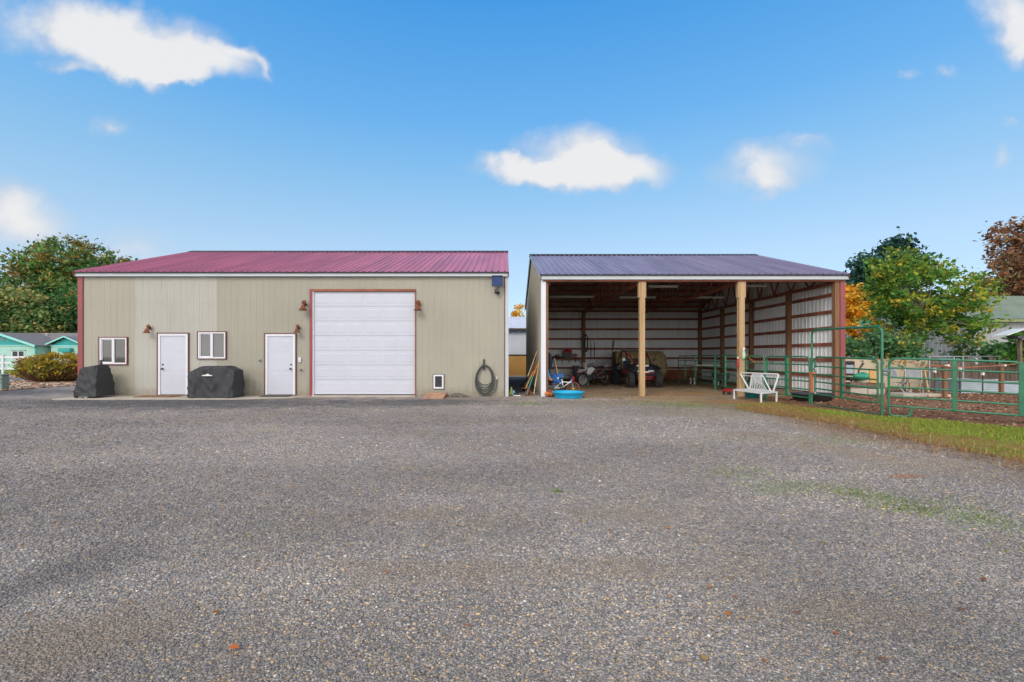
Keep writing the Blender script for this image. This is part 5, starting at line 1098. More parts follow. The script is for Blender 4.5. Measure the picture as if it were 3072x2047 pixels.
o=thing('bin_bag','dark bag slumped against the shed wall behind the tools','bag',(wx(1577,19.6),19.6,.0)); q=MB(); q.ball((0,0,.20),.26,(.8,1,.85),14); q.v=[(a+mnoise.noise(Vector((a*8,b*8,c*8)))*.05,b,max(0,c)) for a,b,c in q.v]; q.build('body',M['cover'],o,True); q=MB(); q.tube([(0,0,.40),(.02,0,.48),(.05,0,.52)],[.05,.03,.06],8); q.build('neck',M['cover'],o,True)
# pen clutter inside the shed
o=thing('wheelbarrow','dark wheelbarrow tub behind the green panels in the shed','wheelbarrow',(9.6,21.0,.008),R(70))
q=MB(); q.prism([(-.5,-.22,.35),(.35,-.26,.35),(.35,.26,.35),(-.5,.22,.35)],(0,0,.32)); q.v=[(x*(1+.35*(z-.35)/.32),y*(1+.4*(z-.35)/.32),z) for x,y,z in q.v]; q.build('tub',M['dkgrey'],o,True)
q=MB(); q.lathe([(.05,-.04),(.17,-.045),(.19,0),(.17,.045),(.05,.04)],(-.68,0,.19),18,axis='y'); q.build('wheel',M['rubber'],o,True)
for s in (-1,1): q=MB(); q.tube([(-.68,s*.06,.19),(0,s*.2,.33),(.95,s*.30,.55)],.02,7); q.build('handle',M['oldwood'],o,True); q=MB(); q.tube([(.25,s*.2,.34),(.35,s*.24,0)],.016,6); q.build('leg',M['lampwhite'],o,True)
o=thing('saddle_rack','pale timber rack stacked in the pen behind the green panels','rack',(10.2,24.2,.008))
for z in (.35,.62,.95): q=MB(); q.box((-.7,-.3,z),(.7,.3,z+.04)); q.build('board',M['oldwood'] if z<.9 else M['lampwhite'],o,True)
for x in (-.6,.6):
    for y in (-.25,.25): q=MB(); q.box((x-.03,y-.03,0),(x+.03,y+.03,.348)); q.build('leg',M['lampwhite'],o,True)
for x in (-.6,.6): q=MB(); q.box((x-.03,-.03,.39),(x+.03,.03,.619)); q.box((x-.03,-.03,.661),(x+.03,.03,.949)); q.build('spacer',M['oldwood'],o,True)
q=MB(); q.ball((0,0,.2),.3,(1.4,1,.75),14); o2=q.build('feed_sack',M['cover']); o2.location=(10.4,20.2,0); tag(o2,'dark lumpy sack on the pen floor behind the wheelbarrow','sack')
q=MB(); q.lathe([(.001,.0),(.45,.0),(.52,.22),(.54,.23),(.53,.25),(.49,.24),(.43,.02),(.001,.02)],(0,0,0),24,sx=1.2); o3=q.build('water_trough',M['dkgrey']); o3.location=(9.95,15.3,.01); tag(o3,'dark low water trough behind the bench panel','trough')
# ---------------------------------------------------------------- trees and shrubs
def crown(parent,ell,n,size,pal,p=None,clr=.55,seed=1,mat_=None,per=42,shell=.45,droop=.0,v=.22,toptint=None):
    rs=np.random.RandomState(seed); tot=sum(e[1][0]*e[1][1]*e[1][2] for e in ell); V=[];C=[]
    cl=[]; pal=[tuple(min(.85,x*1.5) for x in q_) for q_ in pal]
    for (c,r) in ell:
        k=max(2,int(n/per*r[0]*r[1]*r[2]/tot))
        d=rs.normal(0,1,(k,3)); d/=np.linalg.norm(d,axis=1)[:,None]; rad=shell+(1-shell)*rs.uniform(0,1,k)**.6
        cl.append(np.array(c)+d*rad[:,None]*np.array(r))
    cl=np.concatenate(cl); m=len(cl)
    base=np.array(pal)[rs.choice(len(pal),m,p=p)]*rs.uniform(.75,1.3,(m,1))
    cs=clr*rs.uniform(.6,1.3,m)
    off=rs.normal(0,.5,(m,per,3)); off[...,2]*=.65
    pos=cl[:,None,:]+off*cs[:,None,None]; N_=m*per; pos=pos.reshape(-1,3); col=np.repeat(base,per,0)*rs.uniform(1-v,1+v,(N_,1))
    alt=rs.uniform(0,1,N_)<.14; col[alt]=np.array(pal)[rs.choice(len(pal),alt.sum(),p=p)]
    if toptint is not None:
        z=pos[:,2]; t=np.clip((z-z.min())/(z.max()-z.min()),0,1); w=rs.uniform(0,1,N_)<np.clip((t-toptint[0])/(1-toptint[0]),0,1)*toptint[1]; col[w]=np.array(toptint[2])*rs.uniform(.7,1.2,(w.sum(),1))
    nrm=rs.normal(0,.75,(N_,3)); nrm[:,2]+=.8; nrm/=np.linalg.norm(nrm,axis=1)[:,None]
    u=np.cross(nrm,rs.normal(0,1,(N_,3))); u/=np.linalg.norm(u,axis=1)[:,None]+1e-9; w_=np.cross(nrm,u)
    s=size*rs.uniform(.6,1.35,N_)[:,None]; u=u*s; w_=w_*s*.62; dz=np.zeros((N_,3)); dz[:,2]=-droop*s[:,0]
    V=np.stack([pos-u,pos+w_-u*.15,pos+u+dz,pos-w_-u*.15],1).reshape(-1,3); Fc=np.arange(N_*4).reshape(-1,4)
    V[:,2]=np.maximum(V[:,2],.02)
    return np_obj('crown',V,Fc,mat_ or M['leaf'],np.clip(col,0,1),parent),cl
def tree(name,label,cat,base,trunk_h,tr,ell,n,size,pal,p=None,seed=1,clr=.55,bark='bark',limbs=9,group=None,**k):
    o=thing(name,label,cat,base,0,group); rs=random.Random(seed); b=Vector(base)
    c,cl=crown(o,ell,n,size,pal,p,clr,seed,parent_mat(k),**{x:y for x,y in k.items() if x!='mat_'})
    q=MB(); top=b+Vector((rs.uniform(-.2,.2),0,trunk_h)); hi=max(e[0][2] for e in ell)
    q.tube([b-Vector((0,0,.1)),b+Vector((0,0,.25)),b.lerp(top,.5)+Vector((rs.uniform(-.08,.08),0,0)),top,Vector((ell[0][0][0],ell[0][0][1],hi))],[tr*1.35,tr,tr*.85,tr*.7,tr*.18],9)
    idx=sorted(range(len(cl)),key=lambda i:rs.random())[:limbs]
    for i in idx:
        e=Vector(cl[i]); s=top.lerp(Vector((ell[0][0][0],ell[0][0][1],hi)),rs.random()*.6); mid=s.lerp(e,.5)+Vector((0,0,.06*(e-s).length)); q.tube([s,mid,e],[tr*.42,tr*.25,tr*.07],6)
    q.build('trunk',M[bark],o); return o
def parent_mat(k): return k.get('mat_',None)
# big autumn maple beyond the mint house
X=lambda px,Y:wx(px,Y)
Y=66; 
tree('maple_tree','large maple with green and orange leaves above the mint house','tree',(X(190,Y),Y,0),5,.55,[((X(200,Y),Y,10.2),(9.2,6,5.2)),((X(205,Y),Y,14.0),(7.0,5,3.6)),((X(330,Y),Y,12.2),(4.6,4,3.6)),((X(95,Y),Y,11.2),(4.6,4,4.4)),((X(290,Y),Y,7.0),(5.5,4,4.0))],25000,.24,[(.05,.13,.035),(.085,.185,.045),(.13,.21,.05),(.25,.17,.04),(.26,.13,.04),(.025,.075,.03)],[.28,.30,.20,.07,.03,.12],3,1.35,limbs=26,toptint=(.4,.42,(.34,.20,.05)))
Y=58
tree('broadleaf_tree','lower yellow-green tree in front of the big maple','tree',(X(60,Y),Y,0),3,.35,[((X(40,Y),Y,6.2),(6.4,4,3.4)),((X(150,Y),Y,5.6),(4.0,3.5,3.2)),((X(-60,Y),Y,7.0),(5,4,4))],20000,.22,[(.09,.15,.05),(.14,.19,.06),(.22,.22,.07),(.05,.12,.045),(.30,.22,.08)],[.30,.27,.14,.22,.07],5,1.2,limbs=14)
Y=60
tree('broadleaf_tree','dark green tree between the maple and the barn roof','tree',(X(262,Y),Y,0),3,.35,[((X(250,Y),Y,6.0),(4.4,4,4.4)),((X(330,Y),Y,7),(4,3,4))],14000,.22,[(.03,.10,.035),(.05,.14,.04),(.10,.16,.05),(.30,.17,.05)],[.4,.35,.17,.08],6,1.2,limbs=10)
# golden shrub in the mulch bed: twiggy below, gold above
def shrub(label,base,rx,ry,h,n,seed,pal,p,twigs=220,size=.06,name='shrub',gold=None):
    o=thing(name,label,'shrub',base,0); b=Vector(base); rs=np.random.RandomState(seed)
    crown(o,[((b.x,b.y,b.z+h*.58),(rx*.93,ry*.9,h*.36)),((b.x+rx*.25,b.y,b.z+h*.66),(rx*.6,ry*.7,h*.30)),((b.x-rx*.1,b.y,b.z+h*.36),(rx*.98,ry*.9,h*.25))],n,size,pal,p,.20,seed,None,30,.6,toptint=gold)
    q=MB(); rr=random.Random(seed)
    for k in range(twigs):
        a=rr.uniform(0,6.28); f=rr.random()**.4; z=rr.uniform(.25,.8)*h; q.tube([b+Vector((math.cos(a)*rx*.25*f,math.sin(a)*ry*.25*f,0)),b+Vector((math.cos(a)*rx*.75*f,math.sin(a)*ry*.75*f,z*.35)),b+Vector((math.cos(a+.1)*rx*f*1.0,math.sin(a+.1)*ry*f,z))],[.014,.010,.004],4,cap=False)
    q.build('stems',M['woodpost'],o); return o
Y=26.2
shrub('wide golden shrub with brown twiggy base at the barn corner',(X(165,Y),Y,.01),1.95,1.6,1.66,14000,4,[(.36,.26,.03),(.24,.25,.035),(.13,.17,.03),(.16,.10,.045),(.22,.14,.07)],[.26,.24,.22,.16,.12],500,.06,gold=(.45,.75,(.50,.31,.025)))
# right-hand trees
Y=24.0
tree('maple_tree','young green and yellow maple behind the paddock with pale limbs','tree',(X(2760,Y),Y,0),2.2,.11,[((X(2752,Y),Y,4.6),(2.3,2.2,2.0)),((X(2700,Y),Y,5.6),(1.8,1.6,1.3)),((X(2885,Y),Y,4.5),(1.6,1.5,1.2)),((X(2840,Y),Y,2.9),(2.0,1.8,.9)),((X(2672,Y),Y,3.1),(1.2,1.3,1.3)),((X(2800,Y),Y,3.4),(2.2,1.5,1.0))],11500,.10,[(.055,.15,.025),(.09,.20,.03),(.16,.22,.03),(.27,.27,.03),(.34,.26,.03),(.05,.12,.03)],[.26,.26,.18,.14,.07,.09],11,.40,'palebark',24,per=34,shell=.42,toptint=(.40,.8,(.19,.29,.045)))
Y=23.0
tree('broadleaf_shrub','dense dark green shrub under the young maple','shrub',(X(2640,Y),Y,0),.5,.06,[((X(2620,Y),Y,1.6),(1.5,1.2,1.0)),((X(2700,Y),Y,1.5),(1.1,1,1.0)),((X(2890,Y),Y,1.9),(.8,.8,.5))],6500,.09,[(.05,.12,.05),(.07,.16,.06),(.10,.19,.06),(.26,.24,.05)],[.35,.35,.2,.1],13,.4,'palebark',14,per=34)
Y=44
tree('pine_tree','dark blue-green pine rising behind the young maple','tree',(X(2655,Y),Y,0),4,.28,[((X(2690,Y),Y,11.0),(1.7,1.5,1.5)),((X(2650,Y),Y,9.2),(3.3,2.5,1.8)),((X(2700,Y),Y,9.5),(2.7,2,1.6)),((X(2620,Y),Y,7.3),(2.6,2.3,2.0)),((X(2685,Y),Y,5.5),(3.2,2.5,2.4)),((X(2570,Y),Y,8.3),(.9,1,.8))],20000,.20,[(.014,.045,.038),(.022,.065,.05),(.03,.075,.045)],None,17,.75,'bark',24,mat_=M['needle'],per=40,shell=.3,droop=.2)
Y=31
tree('golden_tree','golden yellow tree beside the red shed corner','tree',(X(2562,Y),Y,0),1.5,.12,[((X(2562,Y),Y,4.9),(1.2,1.1,1.4)),((X(2575,Y),Y,3.6),(1.2,1.1,1.0)),((X(2535,Y),Y,4.2),(1.0,1,1.6))],4200,.12,[(.55,.28,.02),(.48,.22,.015),(.58,.36,.04),(.36,.24,.03)],[.4,.25,.25,.1],19,.4,'bark',8)
tree('golden_tree','yellow-green tree low behind the teal roofed outbuilding','tree',(X(2545,36),36,0),1,.1,[((X(2548,36),36,2.2),(1.2,1.2,1.6)),((X(2600,36),36,5.2),(1.5,1.2,1.4))],3200,.14,[(.40,.34,.04),(.22,.26,.04),(.12,.18,.04)],[.4,.35,.25],21,.45,'bark',8)
Y=36
tree('copper_beech','tall copper-brown tree at the far side of the green roofed building','tree',(X(3090,Y),Y,0),4,.35,[((X(3100,Y),Y,10.2),(3.2,3,2.2)),((X(3050,Y),Y,8.3),(2.6,2,1.5)),((X(3020,Y),Y,6.6),(2.9,2,1.0)),((X(3120,Y),Y,7),(4,3,3)),((X(2970,Y),Y,6.2),(1.4,1,.6))],9500,.15,[(.19,.10,.055),(.25,.13,.065),(.14,.07,.04),(.20,.14,.07),(.30,.13,.06)],[.3,.25,.2,.15,.1],23,.6,'bark',26,per=34,shell=.25)
Y=58
tree('copper_beech','red-brown treetops showing over the low end of the shed roof','tree',(X(2480,Y),Y,0),5,.3,[((X(2495,Y),Y,9.2),(3.0,2,1.7)),((X(2425,Y),Y,10.6),(1.6,1.5,.9)),((X(2540,Y),Y,8.6),(2,2,1.6))],2600,.20,[(.22,.10,.06),(.30,.15,.08),(.15,.08,.05)],None,25,.55,'bark',16,per=30)
Y=48
tree('larch_tree','bright gold larch seen in the gap between barn and shed','tree',(X(1548,Y),Y,0),1.5,.12,[((X(1550,Y),Y,3.8),(1.0,1.2,1.6)),((X(1555,Y),Y,5.5),(.6,.8,1.2)),((X(1528,Y),Y,3.6),(.8,1,1.0))],3200,.14,[(.55,.30,.05),(.48,.22,.03),(.62,.42,.12)],None,27,.4,'bark',8)
tree('leafy_bush','bright green leafy bush at the picture edge by the bird table','shrub',(X(3068,19.5),19.5,0),.8,.05,[((X(3075,19.5),19.5,2.2),(.5,.5,.30)),((X(3085,19.5),19.5,1.5),(.5,.5,.6))],1300,.10,[(.10,.26,.04),(.16,.32,.05),(.06,.16,.04)],None,29,.28,'palebark',8)
tree('leafy_bush','low dark bush behind the old boards near the bird table','shrub',(X(3030,21.6),21.6,0),.5,.05,[((X(3020,21.6),21.6,1.5),(.9,.6,.55)),((X(2985,21.8),21.8,1.6),(.7,.5,.4))],1800,.10,[(.05,.12,.04),(.08,.17,.05)],None,31,.3,'palebark',6)
# ---------------------------------------------------------------- buildings behind
def gable(parent,x0,x1,y0,y1,eave,ridge,along='x',wm='whitemetal',rm='greenroof',ov=.25,tri=None,z0=0):
    q=MB()
    q.box((x0,y0,z0),(x1,y1,eave))
    w=q.build('wall',M[wm],parent)
    t=MB(); g=MB()
    if along=='x':
        ym=(y0+y1)/2
        for s,(ya) in ((0,y0-ov),(1,y1+ov)):
            ez=eave-(ridge-eave)*ov/((y1-y0)/2)
            a=[(x0-ov,ya,ez),(x1+ov,ya,ez),(x1+ov,ym,ridge),(x0-ov,ym,ridge)]
            t.prism([Vector(v)+Vector((0,0,.004*s)) for v in a],(0,0,.10))
        for x in (x0+.01,x1-.01): g.prism([(x,y0+.01,eave+.002),(x,y1-.01,eave+.002),(x,ym,ridge-.03)],(.02 if x==x0+.01 else -.02,0,0))
    else:
        xm=(x0+x1)/2
        for s,xa in ((0,x0-ov),(1,x1+ov)):
            ez=eave-(ridge-eave)*ov/((x1-x0)/2)
            a=[(xa,y0-ov,ez),(xa,y1+ov,ez),(xm,y1+ov,ridge),(xm,y0-ov,ridge)]
            t.prism([Vector(v)+Vector((0,0,.004*s)) for v in a],(0,0,.10))
        for y in (y0+.01,y1-.03): g.prism([(x0+.01,y,eave+.002),(x1-.01,y,eave+.002),(xm,y,ridge-.03)],(0,.02,0))
    r=t.build('roof',M[rm],parent); g.build('gable',M[tri or wm],parent); return w,r
# mint house
Y=50
hs=thing('mint_house','low mint green house with teal gables and grey shingle roof','house',(X(60,Y),Y,0))
hx0,hx1=X(104,51),X(330,51)
gable(hs,hx0-6,hx1,51,59,2.56,4.0,'x','mint','shingle',.3)
xa,xb=X(-125,49),X(105,49); q=MB(); q.box((xa,49,0),(xb,50.99,2.55)); q.build('wing_wall',M['mint'],hs)
xm=(xa+xb)/2; xm=X(-5,49); q=MB()
q.prism([(xa-.3,48.7,2.45),(xm,48.7,3.80),(xm,53.5,3.80),(xa-.3,53.5,2.45)],(0,0,.09)); q.prism([(xm,48.7,3.802),(xb+.3,48.7,2.45),(xb+.3,53.5,2.45),(xm,53.5,3.802)],(0,0,.09)); q.build('roof',M['shingle'],hs)
q=MB(); q.prism([(xa+.01,48.98,2.555),(xb-.01,48.98,2.555),(xm,48.98,3.76)],(0,.3,0)); q.build('gable',M['tealwall'],hs)
q=MB(); q.bar((xa-.32,48.66,2.44),(xm,48.66,3.82),.06,.22); q.bar((xb+.32,48.66,2.44),(xm+.01,48.655,3.82),.06,.22); q.box((xa,48.93,2.48),(xb,48.975,2.56)); q.build('barge_board',M['aqua'],hs)
xc,xd=X(153,50),X(247,50); q=MB(); q.box((xc,50,0),(xd,50.99,2.5)); q.build('wing_wall',M['mint'],hs)
xe=(xc+xd)/2; q=MB(); q.prism([(xc-.3,49.7,2.62),(xe,49.7,3.45),(xe,54,3.45),(xc-.3,54,2.62)],(0,0,.08)); q.prism([(xe,49.7,3.452),(xd+.3,49.7,2.62),(xd+.3,54,2.62),(xe,54,3.452)],(0,0,.08)); q.build('roof',M['shingle'],hs)
q=MB(); q.prism([(xc+.01,49.98,2.505),(xd-.01,49.98,2.505),(xe,49.98,3.40)],(0,.3,0)); q.build('gable',M['tealwall'],hs)
q=MB(); q.bar((xc-.32,49.66,2.62),(xe,49.66,3.47),.05,.13); q.bar((xd+.32,49.66,2.62),(xe+.01,49.655,3.47),.05,.13); q.box((xc,49.93,2.42),(xd,49.975,2.55)); q.box((xb+.31,50.6,2.40),(xc-.31,50.69,2.58)); q.build('barge_board',M['aqua'],hs)
q=MB(); q.box((X(104,48.97),48.96,0),(X(109.5,48.97),49.0,2.47)); q.build('corner_board',M['tealwall'],hs)
q=MB(); q.box((X(184,49.95),49.55,wz(1056,50)),(X(219,49.95),49.98,wz(1045,50))); q.build('awning',M['tealwall'],hs)
def hwin(px0,px1,py0,py1,Yw):
    q=MB(); frame_rect(q,wx(px0,Yw),wx(px1,Yw),wz(py1,Yw),wz(py0,Yw),.09,Yw-.05,Yw-.003); xm_=(wx(px0,Yw)+wx(px1,Yw))/2; q.box((xm_-.05,Yw-.045,wz(py1,Yw)+.09),(xm_+.05,Yw-.004,wz(py0,Yw)-.09)); o=q.build('window',M['white'],hs)
    for a,b in ((wx(px0,Yw)+.09,xm_-.05),(xm_+.05,wx(px1,Yw)-.09)): q=MB(); q.box((a,Yw-.02,wz(py1,Yw)+.09),(b,Yw-.005,wz(py0,Yw)-.09)); q.build('pane',M['black'],o)
    q=MB(); q.box((wx(px0,Yw)-.1,Yw-.10,wz(py0,Yw)+.001),(wx(px1,Yw)+.1,Yw-.003,wz(py0,Yw)+.06)); q.build('lintel',M['tealwall'],o)
hwin(36,75,1052,1079,49)
q=MB(); q.box((X(6,49),48.955,wz(1023,49)),(X(16,49),48.975,wz(1014,49))); q.build('vent',M['shingle'],hs)
q=MB(); q.lathe([(.12,0),(.12,.35),(.16,.36),(.16,.42),(.001,.43)],(X(140,54),54,3.55),10); q.build('flue',M['lampwhite'],hs)
# white rail fence: one thing per span
Y=38
fo=thing('rail_fence','white three-rail fence along the lawn before the mint house','fence',(X(10,Y),Y,0))
xs=[X(10,Y)+2.5*k for k in range(-3,5)]
for x in xs: q=MB(); q.box((x-.075,Y-.075,0),(x+.075,Y+.075,1.50)); q.prism([(x-.095,Y-.095,1.50),(x+.095,Y-.095,1.50),(x+.095,Y+.095,1.50),(x-.095,Y+.095,1.50)],(0,0,.04)); q.build('post',M['white'],fo)
for z in (.43,.89,1.34):
    for a,b in zip(xs,xs[1:]): q=MB(); q.box((a+.077,Y-.03,z-.075),(b-.077,Y+.03,z+.075)); q.build('rail',M['white'],fo)
# utility pedestal
o=thing('utility_pedestal','grey-green utility box at the edge of the mulch bed','utility box',(X(3,19.9),19.9,0)); q=MB(); q.box((-.2,-.16,0),(.2,.16,.62),0,.02); q.build('cabinet',M['box'],o,True); q=MB(); q.box((-.22,-.18,.621),(.22,.18,.70),0,.03); q.build('cap',M['box'],o,True)
q=MB(); q.lathe([(.001,-.0),(.05,0),(.05,.05),(.001,.05)],(.12,-.21,.52),10,axis='y'); q.box((.07,-.2,.35),(.17,-.165,.44)); q.build('meter',M['lampwhite'],o,True)
# white building in the gap
o=thing('white_outbuilding','white metal building with ochre lower wall seen between barn and shed','building',(1,34,0)); q=MB(); ribbed(q,(-3,34,1.55),(1,0,0),(0,0,1),(0,-1,0),9,1.86); q.build('wall',M['whitemetal'],o)
q=MB(); q.box((-3,33.97,.0),(6,34.05,1.47)); q.build('wainscot',M['ochre'],o); q=MB(); q.box((-3.02,33.93,1.472),(6.02,34.03,1.549)); q.build('belt_trim',M['dkgrey'],o)
q=MB(); ribbed(q,(-3.3,33.6,3.42),(1,0,0),Vector((0,3.5,1.1)).normalized(),Vector((0,-1.1,3.5)).normalized(),9.6,3.6,h=.03); q.build('roof',M['whitemetal'],o); q=MB(); q.box((-3.3,33.62,3.30),(6.3,33.7,3.40)); q.build('gutter',M['dkgrey'],o)
q=MB(); q.box((-2.99,34.06,0),(5.99,37,3.35)); q.build('core',M['whitemetal'],o)
q=MB(); q.box((-4,32.2,-.05),(6.5,33.9,.035)); tag(q.build('concrete_path',M['concrete']),'pale concrete strip before the ochre lower wall','path',kind='structure')
# building at right
o=thing('green_roof_building','pale grey metal building with grey-green roof behind the maple','building',(34,28,0)); x0=X(2925,28); q=MB(); ribbed(q,(x0,28,0),(1,0,0),(0,0,1),(0,-1,0),14,3.62,pitch=.3); ribbed(q,(x0,28.02,0),(0,1,0),(0,0,1),(-1,0,0),10,lambda u:3.62+min(u,10-u)*.36,pitch=.3); q.build('wall',mat('dull_grey_metal',(.33,.34,.36),.5,0,.12,.6),o)
q=MB(); ribbed(q,(x0-.2,27.7,3.62),(1,0,0),Vector((0,5.3,2.0)).normalized(),Vector((0,-2.0,5.3)).normalized(),14.4,5.67,h=.03,pitch=.3); ribbed(q,(x0-.2,38.3,3.62),(1,0,0),Vector((0,-5.3,2.0)).normalized(),Vector((0,2.0,5.3)).normalized(),14.4,5.67,h=.03,pitch=.3); q.build('roof',M['greenroof'],o)
q=MB(); q.box((x0-.2,27.66,3.45),(x0+14.2,27.72,3.60)); q.build('eave_trim',mat('olive_trim',(.22,.25,.10),.5),o)
o=thing('teal_roof_outbuilding','small white building with a teal roof behind the arch frame','building',(26,33,0)); gable(o,X(2546,33),X(2650,33),33,37,3.3,4.15,'x','whitemetal','tealwall',.2)
# bird table
o=thing('bird_table','small white roofed bird table on a brown post','bird table',(X(3064,19),19,0)); q=MB(); q.prism([(X(3003,19),18.75,wz(1008,19)),(X(3003,19),19.35,wz(1008,19)),(X(3062,19),19.35,wz(988,19)),(X(3062,19),18.75,wz(988,19))],(0,0,.03)); q.prism([(X(3062.2,19),18.75,wz(988,19)),(X(3062.2,19),19.35,wz(988,19)),(X(3120,19),19.35,wz(1008,19)),(X(3120,19),18.75,wz(1008,19))],(0,0,.03)); q.build('roof',M['lampwhite'],o)
q=MB(); q.box((X(3042,19),18.85,wz(1016,19)),(X(3085,19),19.25,wz(1008,19))); q.build('tray',M['dkgrey'],o); q=MB(); q.box((X(3060,19),19.0,0),(X(3067,19),19.1,wz(1016.1,19))); q.build('post',M['oldwood'],o)
# ---------------------------------------------------------------- paddock clutter
q=MB(); q.box((X(2535,22),22,0),(X(2783,22),22.06,wz(1077,22))); tag(q.build('board_screen',M['beige']),'long beige board screen standing behind the paddock','screen')
o=thing('old_board_fence','weathered dark board fence behind the steel beds','fence',(X(2900,21.2),21.2,0))
xx=X(2788,21.2)
while xx<X(3110,21.2):
    w=random.uniform(.13,.19); q=MB(); q.box((xx,21.2+random.uniform(0,.02),0),(xx+w-.012,21.24,random.uniform(1.05,1.48))); q.build('board',M['oldwood'],o); xx+=w
for z in (.35,.95): q=MB(); q.box((X(2786,21.26),21.245,z),(X(3110,21.26),21.29,z+.09)); q.build('cross_rail',M['oldwood'],o)
o=thing('pipe_gate','galvanised pipe gate frame before the dark board fence','gate',(X(2890,20.3),20.3,0)); q=MB(); q.tube([(X(2786,20.3),20.3,1.43),(X(2994,20.3),20.3,1.43),(X(2996,20.3),20.3,1.40),(X(2996,20.3),20.3,0)],.028,8); q.tube([(X(2788,20.3),20.3,.45),(X(2994,20.3),20.3,.45)],.022,8); q.build('frame',M['steel'],o)
for px in (2788,2862,2889): q=MB(); q.tube([(X(px,20.3),20.3,0),(X(px,20.3),20.3,1.41)],.03,8); q.build('upright',M['steel'],o)
def bed_box(px0,px1,Yb_,py0,label,dy=1.1):
    z1=wz(py0,Yb_); o=thing('raised_bed',label,'raised bed',(X((px0+px1)/2,Yb_),Yb_,0),0,'corrugated steel raised beds'); x0,x1=X(px0,Yb_),X(px1,Yb_)
    q=MB(); n=14
    def side(a,b,nrm):
        a=Vector(a);b=Vector(b); vs=[]
        for k in range(n+1): z=.008+(z1-.008)*k/n; off=nrm*(.018*math.cos(k*math.pi*.9)); vs+=[a+off+Vector((0,0,z)),b+off+Vector((0,0,z))]
        q.add(vs,[(2*k,2*k+1,2*k+3,2*k+2) for k in range(n)],0,True)
    side((x0,Yb_,0),(x1,Yb_,0),Vector((0,-1,0))); side((x1,Yb_,0),(x1,Yb_+dy,0),Vector((1,0,0))); side((x1,Yb_+dy,0),(x0,Yb_+dy,0),Vector((0,1,0))); side((x0,Yb_+dy,0),(x0,Yb_,0),Vector((-1,0,0))); q.build('side',M['galvbed'],o)
    q=MB(); q.box((x0+.03,Yb_+.03,z1-.10),(x1-.03,Yb_+dy-.03,z1-.06)); q.build('soil',M['mat'],o)
    q=MB(); frame_rect(q,x0-.03,x1+.03,0,0,0,0,0,'') ; q.box((x0-.03,Yb_-.03,z1),(x1+.03,Yb_+.02,z1+.025)); q.box((x0-.03,Yb_+dy-.02,z1),(x1+.03,Yb_+dy+.03,z1+.025)); q.box((x0-.03,Yb_+.021,z1),(x0+.02,Yb_+dy-.021,z1+.025)); q.box((x1-.02,Yb_+.021,z1),(x1+.03,Yb_+dy-.021,z1+.025)); q.build('rim',M['steel'],o)
bed_box(2884,2996,18.3,1141,'longer corrugated steel raised bed behind the soil pen'); bed_box(3011,3085,18.6,1146,'corrugated steel raised bed cut by the picture edge')
# rope fence
def fpost(px,py0,py1,Yb_,label):
    o=thing('fence_post',label,'post',(X(px,Yb_),Yb_,0),0,'rope fence posts'); q=MB(); x=X(px,Yb_); q.box((x-.06,Yb_-.06,0),(x+.06,Yb_+.06,wz(py0,Yb_)),0,.01); q.build('shaft',M['woodpost'],o); q=MB(); q.box((x-.0,Yb_-.12,wz(py0,Yb_)+.001),(x+.07,Yb_-.0,wz(py0,Yb_)+.06)); q.build('insulator',M['lampwhite'],o)
fpost(2834,1099,1195,16.4,'red-brown rope fence post right of the beige screen' if False else 'brown rope fence post before the beige screen end'); fpost(3004,1099,1184,17.6,'orange-brown rope fence post between the steel beds')
def stake(px,py,Yb_,label):
    o=thing('stake',label,'stake',(X(px,Yb_),Yb_,0),0,'thin steel fence stakes'); q=MB(); q.bar((X(px,Yb_),Yb_,0),(X(px,Yb_),Yb_,wz(py,Yb_)),.03,.03); q.build('shaft',M['dkgrey'],o); q=MB(); q.box((X(px,Yb_)-.03,Yb_-.04,wz(py,Yb_)),(X(px,Yb_)+.03,Yb_+.04,wz(py-14,Yb_))); q.build('cap',M['lampwhite'],o)
stake(2804,1118,17.2,'thin steel stake with white cap before the end of the beige screen'); stake(2880,1115,17.2,'thin steel stake with white cap at the near end of the longer bed'); stake(2948,1126,17.3,'thin steel stake with white cap at the middle of the longer bed')
q=MB(); pr=[P(2540,1072,16.6),P(2680,1082,16.4),P(2783,1096,16.3),P(2834,1099,16.3),P(2890,1103,16.6),P(3004,1097,17.5),P(3080,1089,17.5)]; q.tube(pr,.014,6); tag(q.build('fence_rope',M['rope']),'faded red rope strung along the paddock posts','rope')
# timber pile, bundle, leaning board, chairs by the beige screen
def lumber(px0,px1,py,Yb_,th,label,m):
    q=MB(); a=wx(px0,Yb_); b=wx(px1,Yb_); z=wz(py,Yb_); q.box((a,Yb_-.10,z),(b,Yb_+.10,z+th),0,.005); tag(q.build('timber',M[m]),label,'timber',group='timbers stacked by the paddock'); return z
def block_stack(px0,px1,py0,py1,Yb_,label,m):
    o=thing('block_stack' if False else 'stone_step',label,'blocks',(wx((px0+px1)/2,Yb_),Yb_,0)); 
Yq=18.0
for i,(px0,px1,z0,z1,m,lb) in enumerate(((2538,2588,.008,.24,'concrete','grey concrete block at the foot of the shed side junk pile'),(2590,2640,.008,.22,'concrete','grey concrete block under the leaning ochre board'),(2536,2586,.241,.46,'oldwood','thick weathered timber lying on the end block'),(2574,2632,.46,.51,'beige','pale plank laid across the junk pile blocks'),(2588,2640,.221,.44,'oldwood','thick weathered timber below the ochre board'))):
    q=MB(); q.box((wx(px0,Yq),Yq-.25,z0),(wx(px1,Yq),Yq+.25,z1),0,.012); tag(q.build('block' if m=='concrete' else 'timber',M[m]),lb,'block' if m=='concrete' else 'timber')
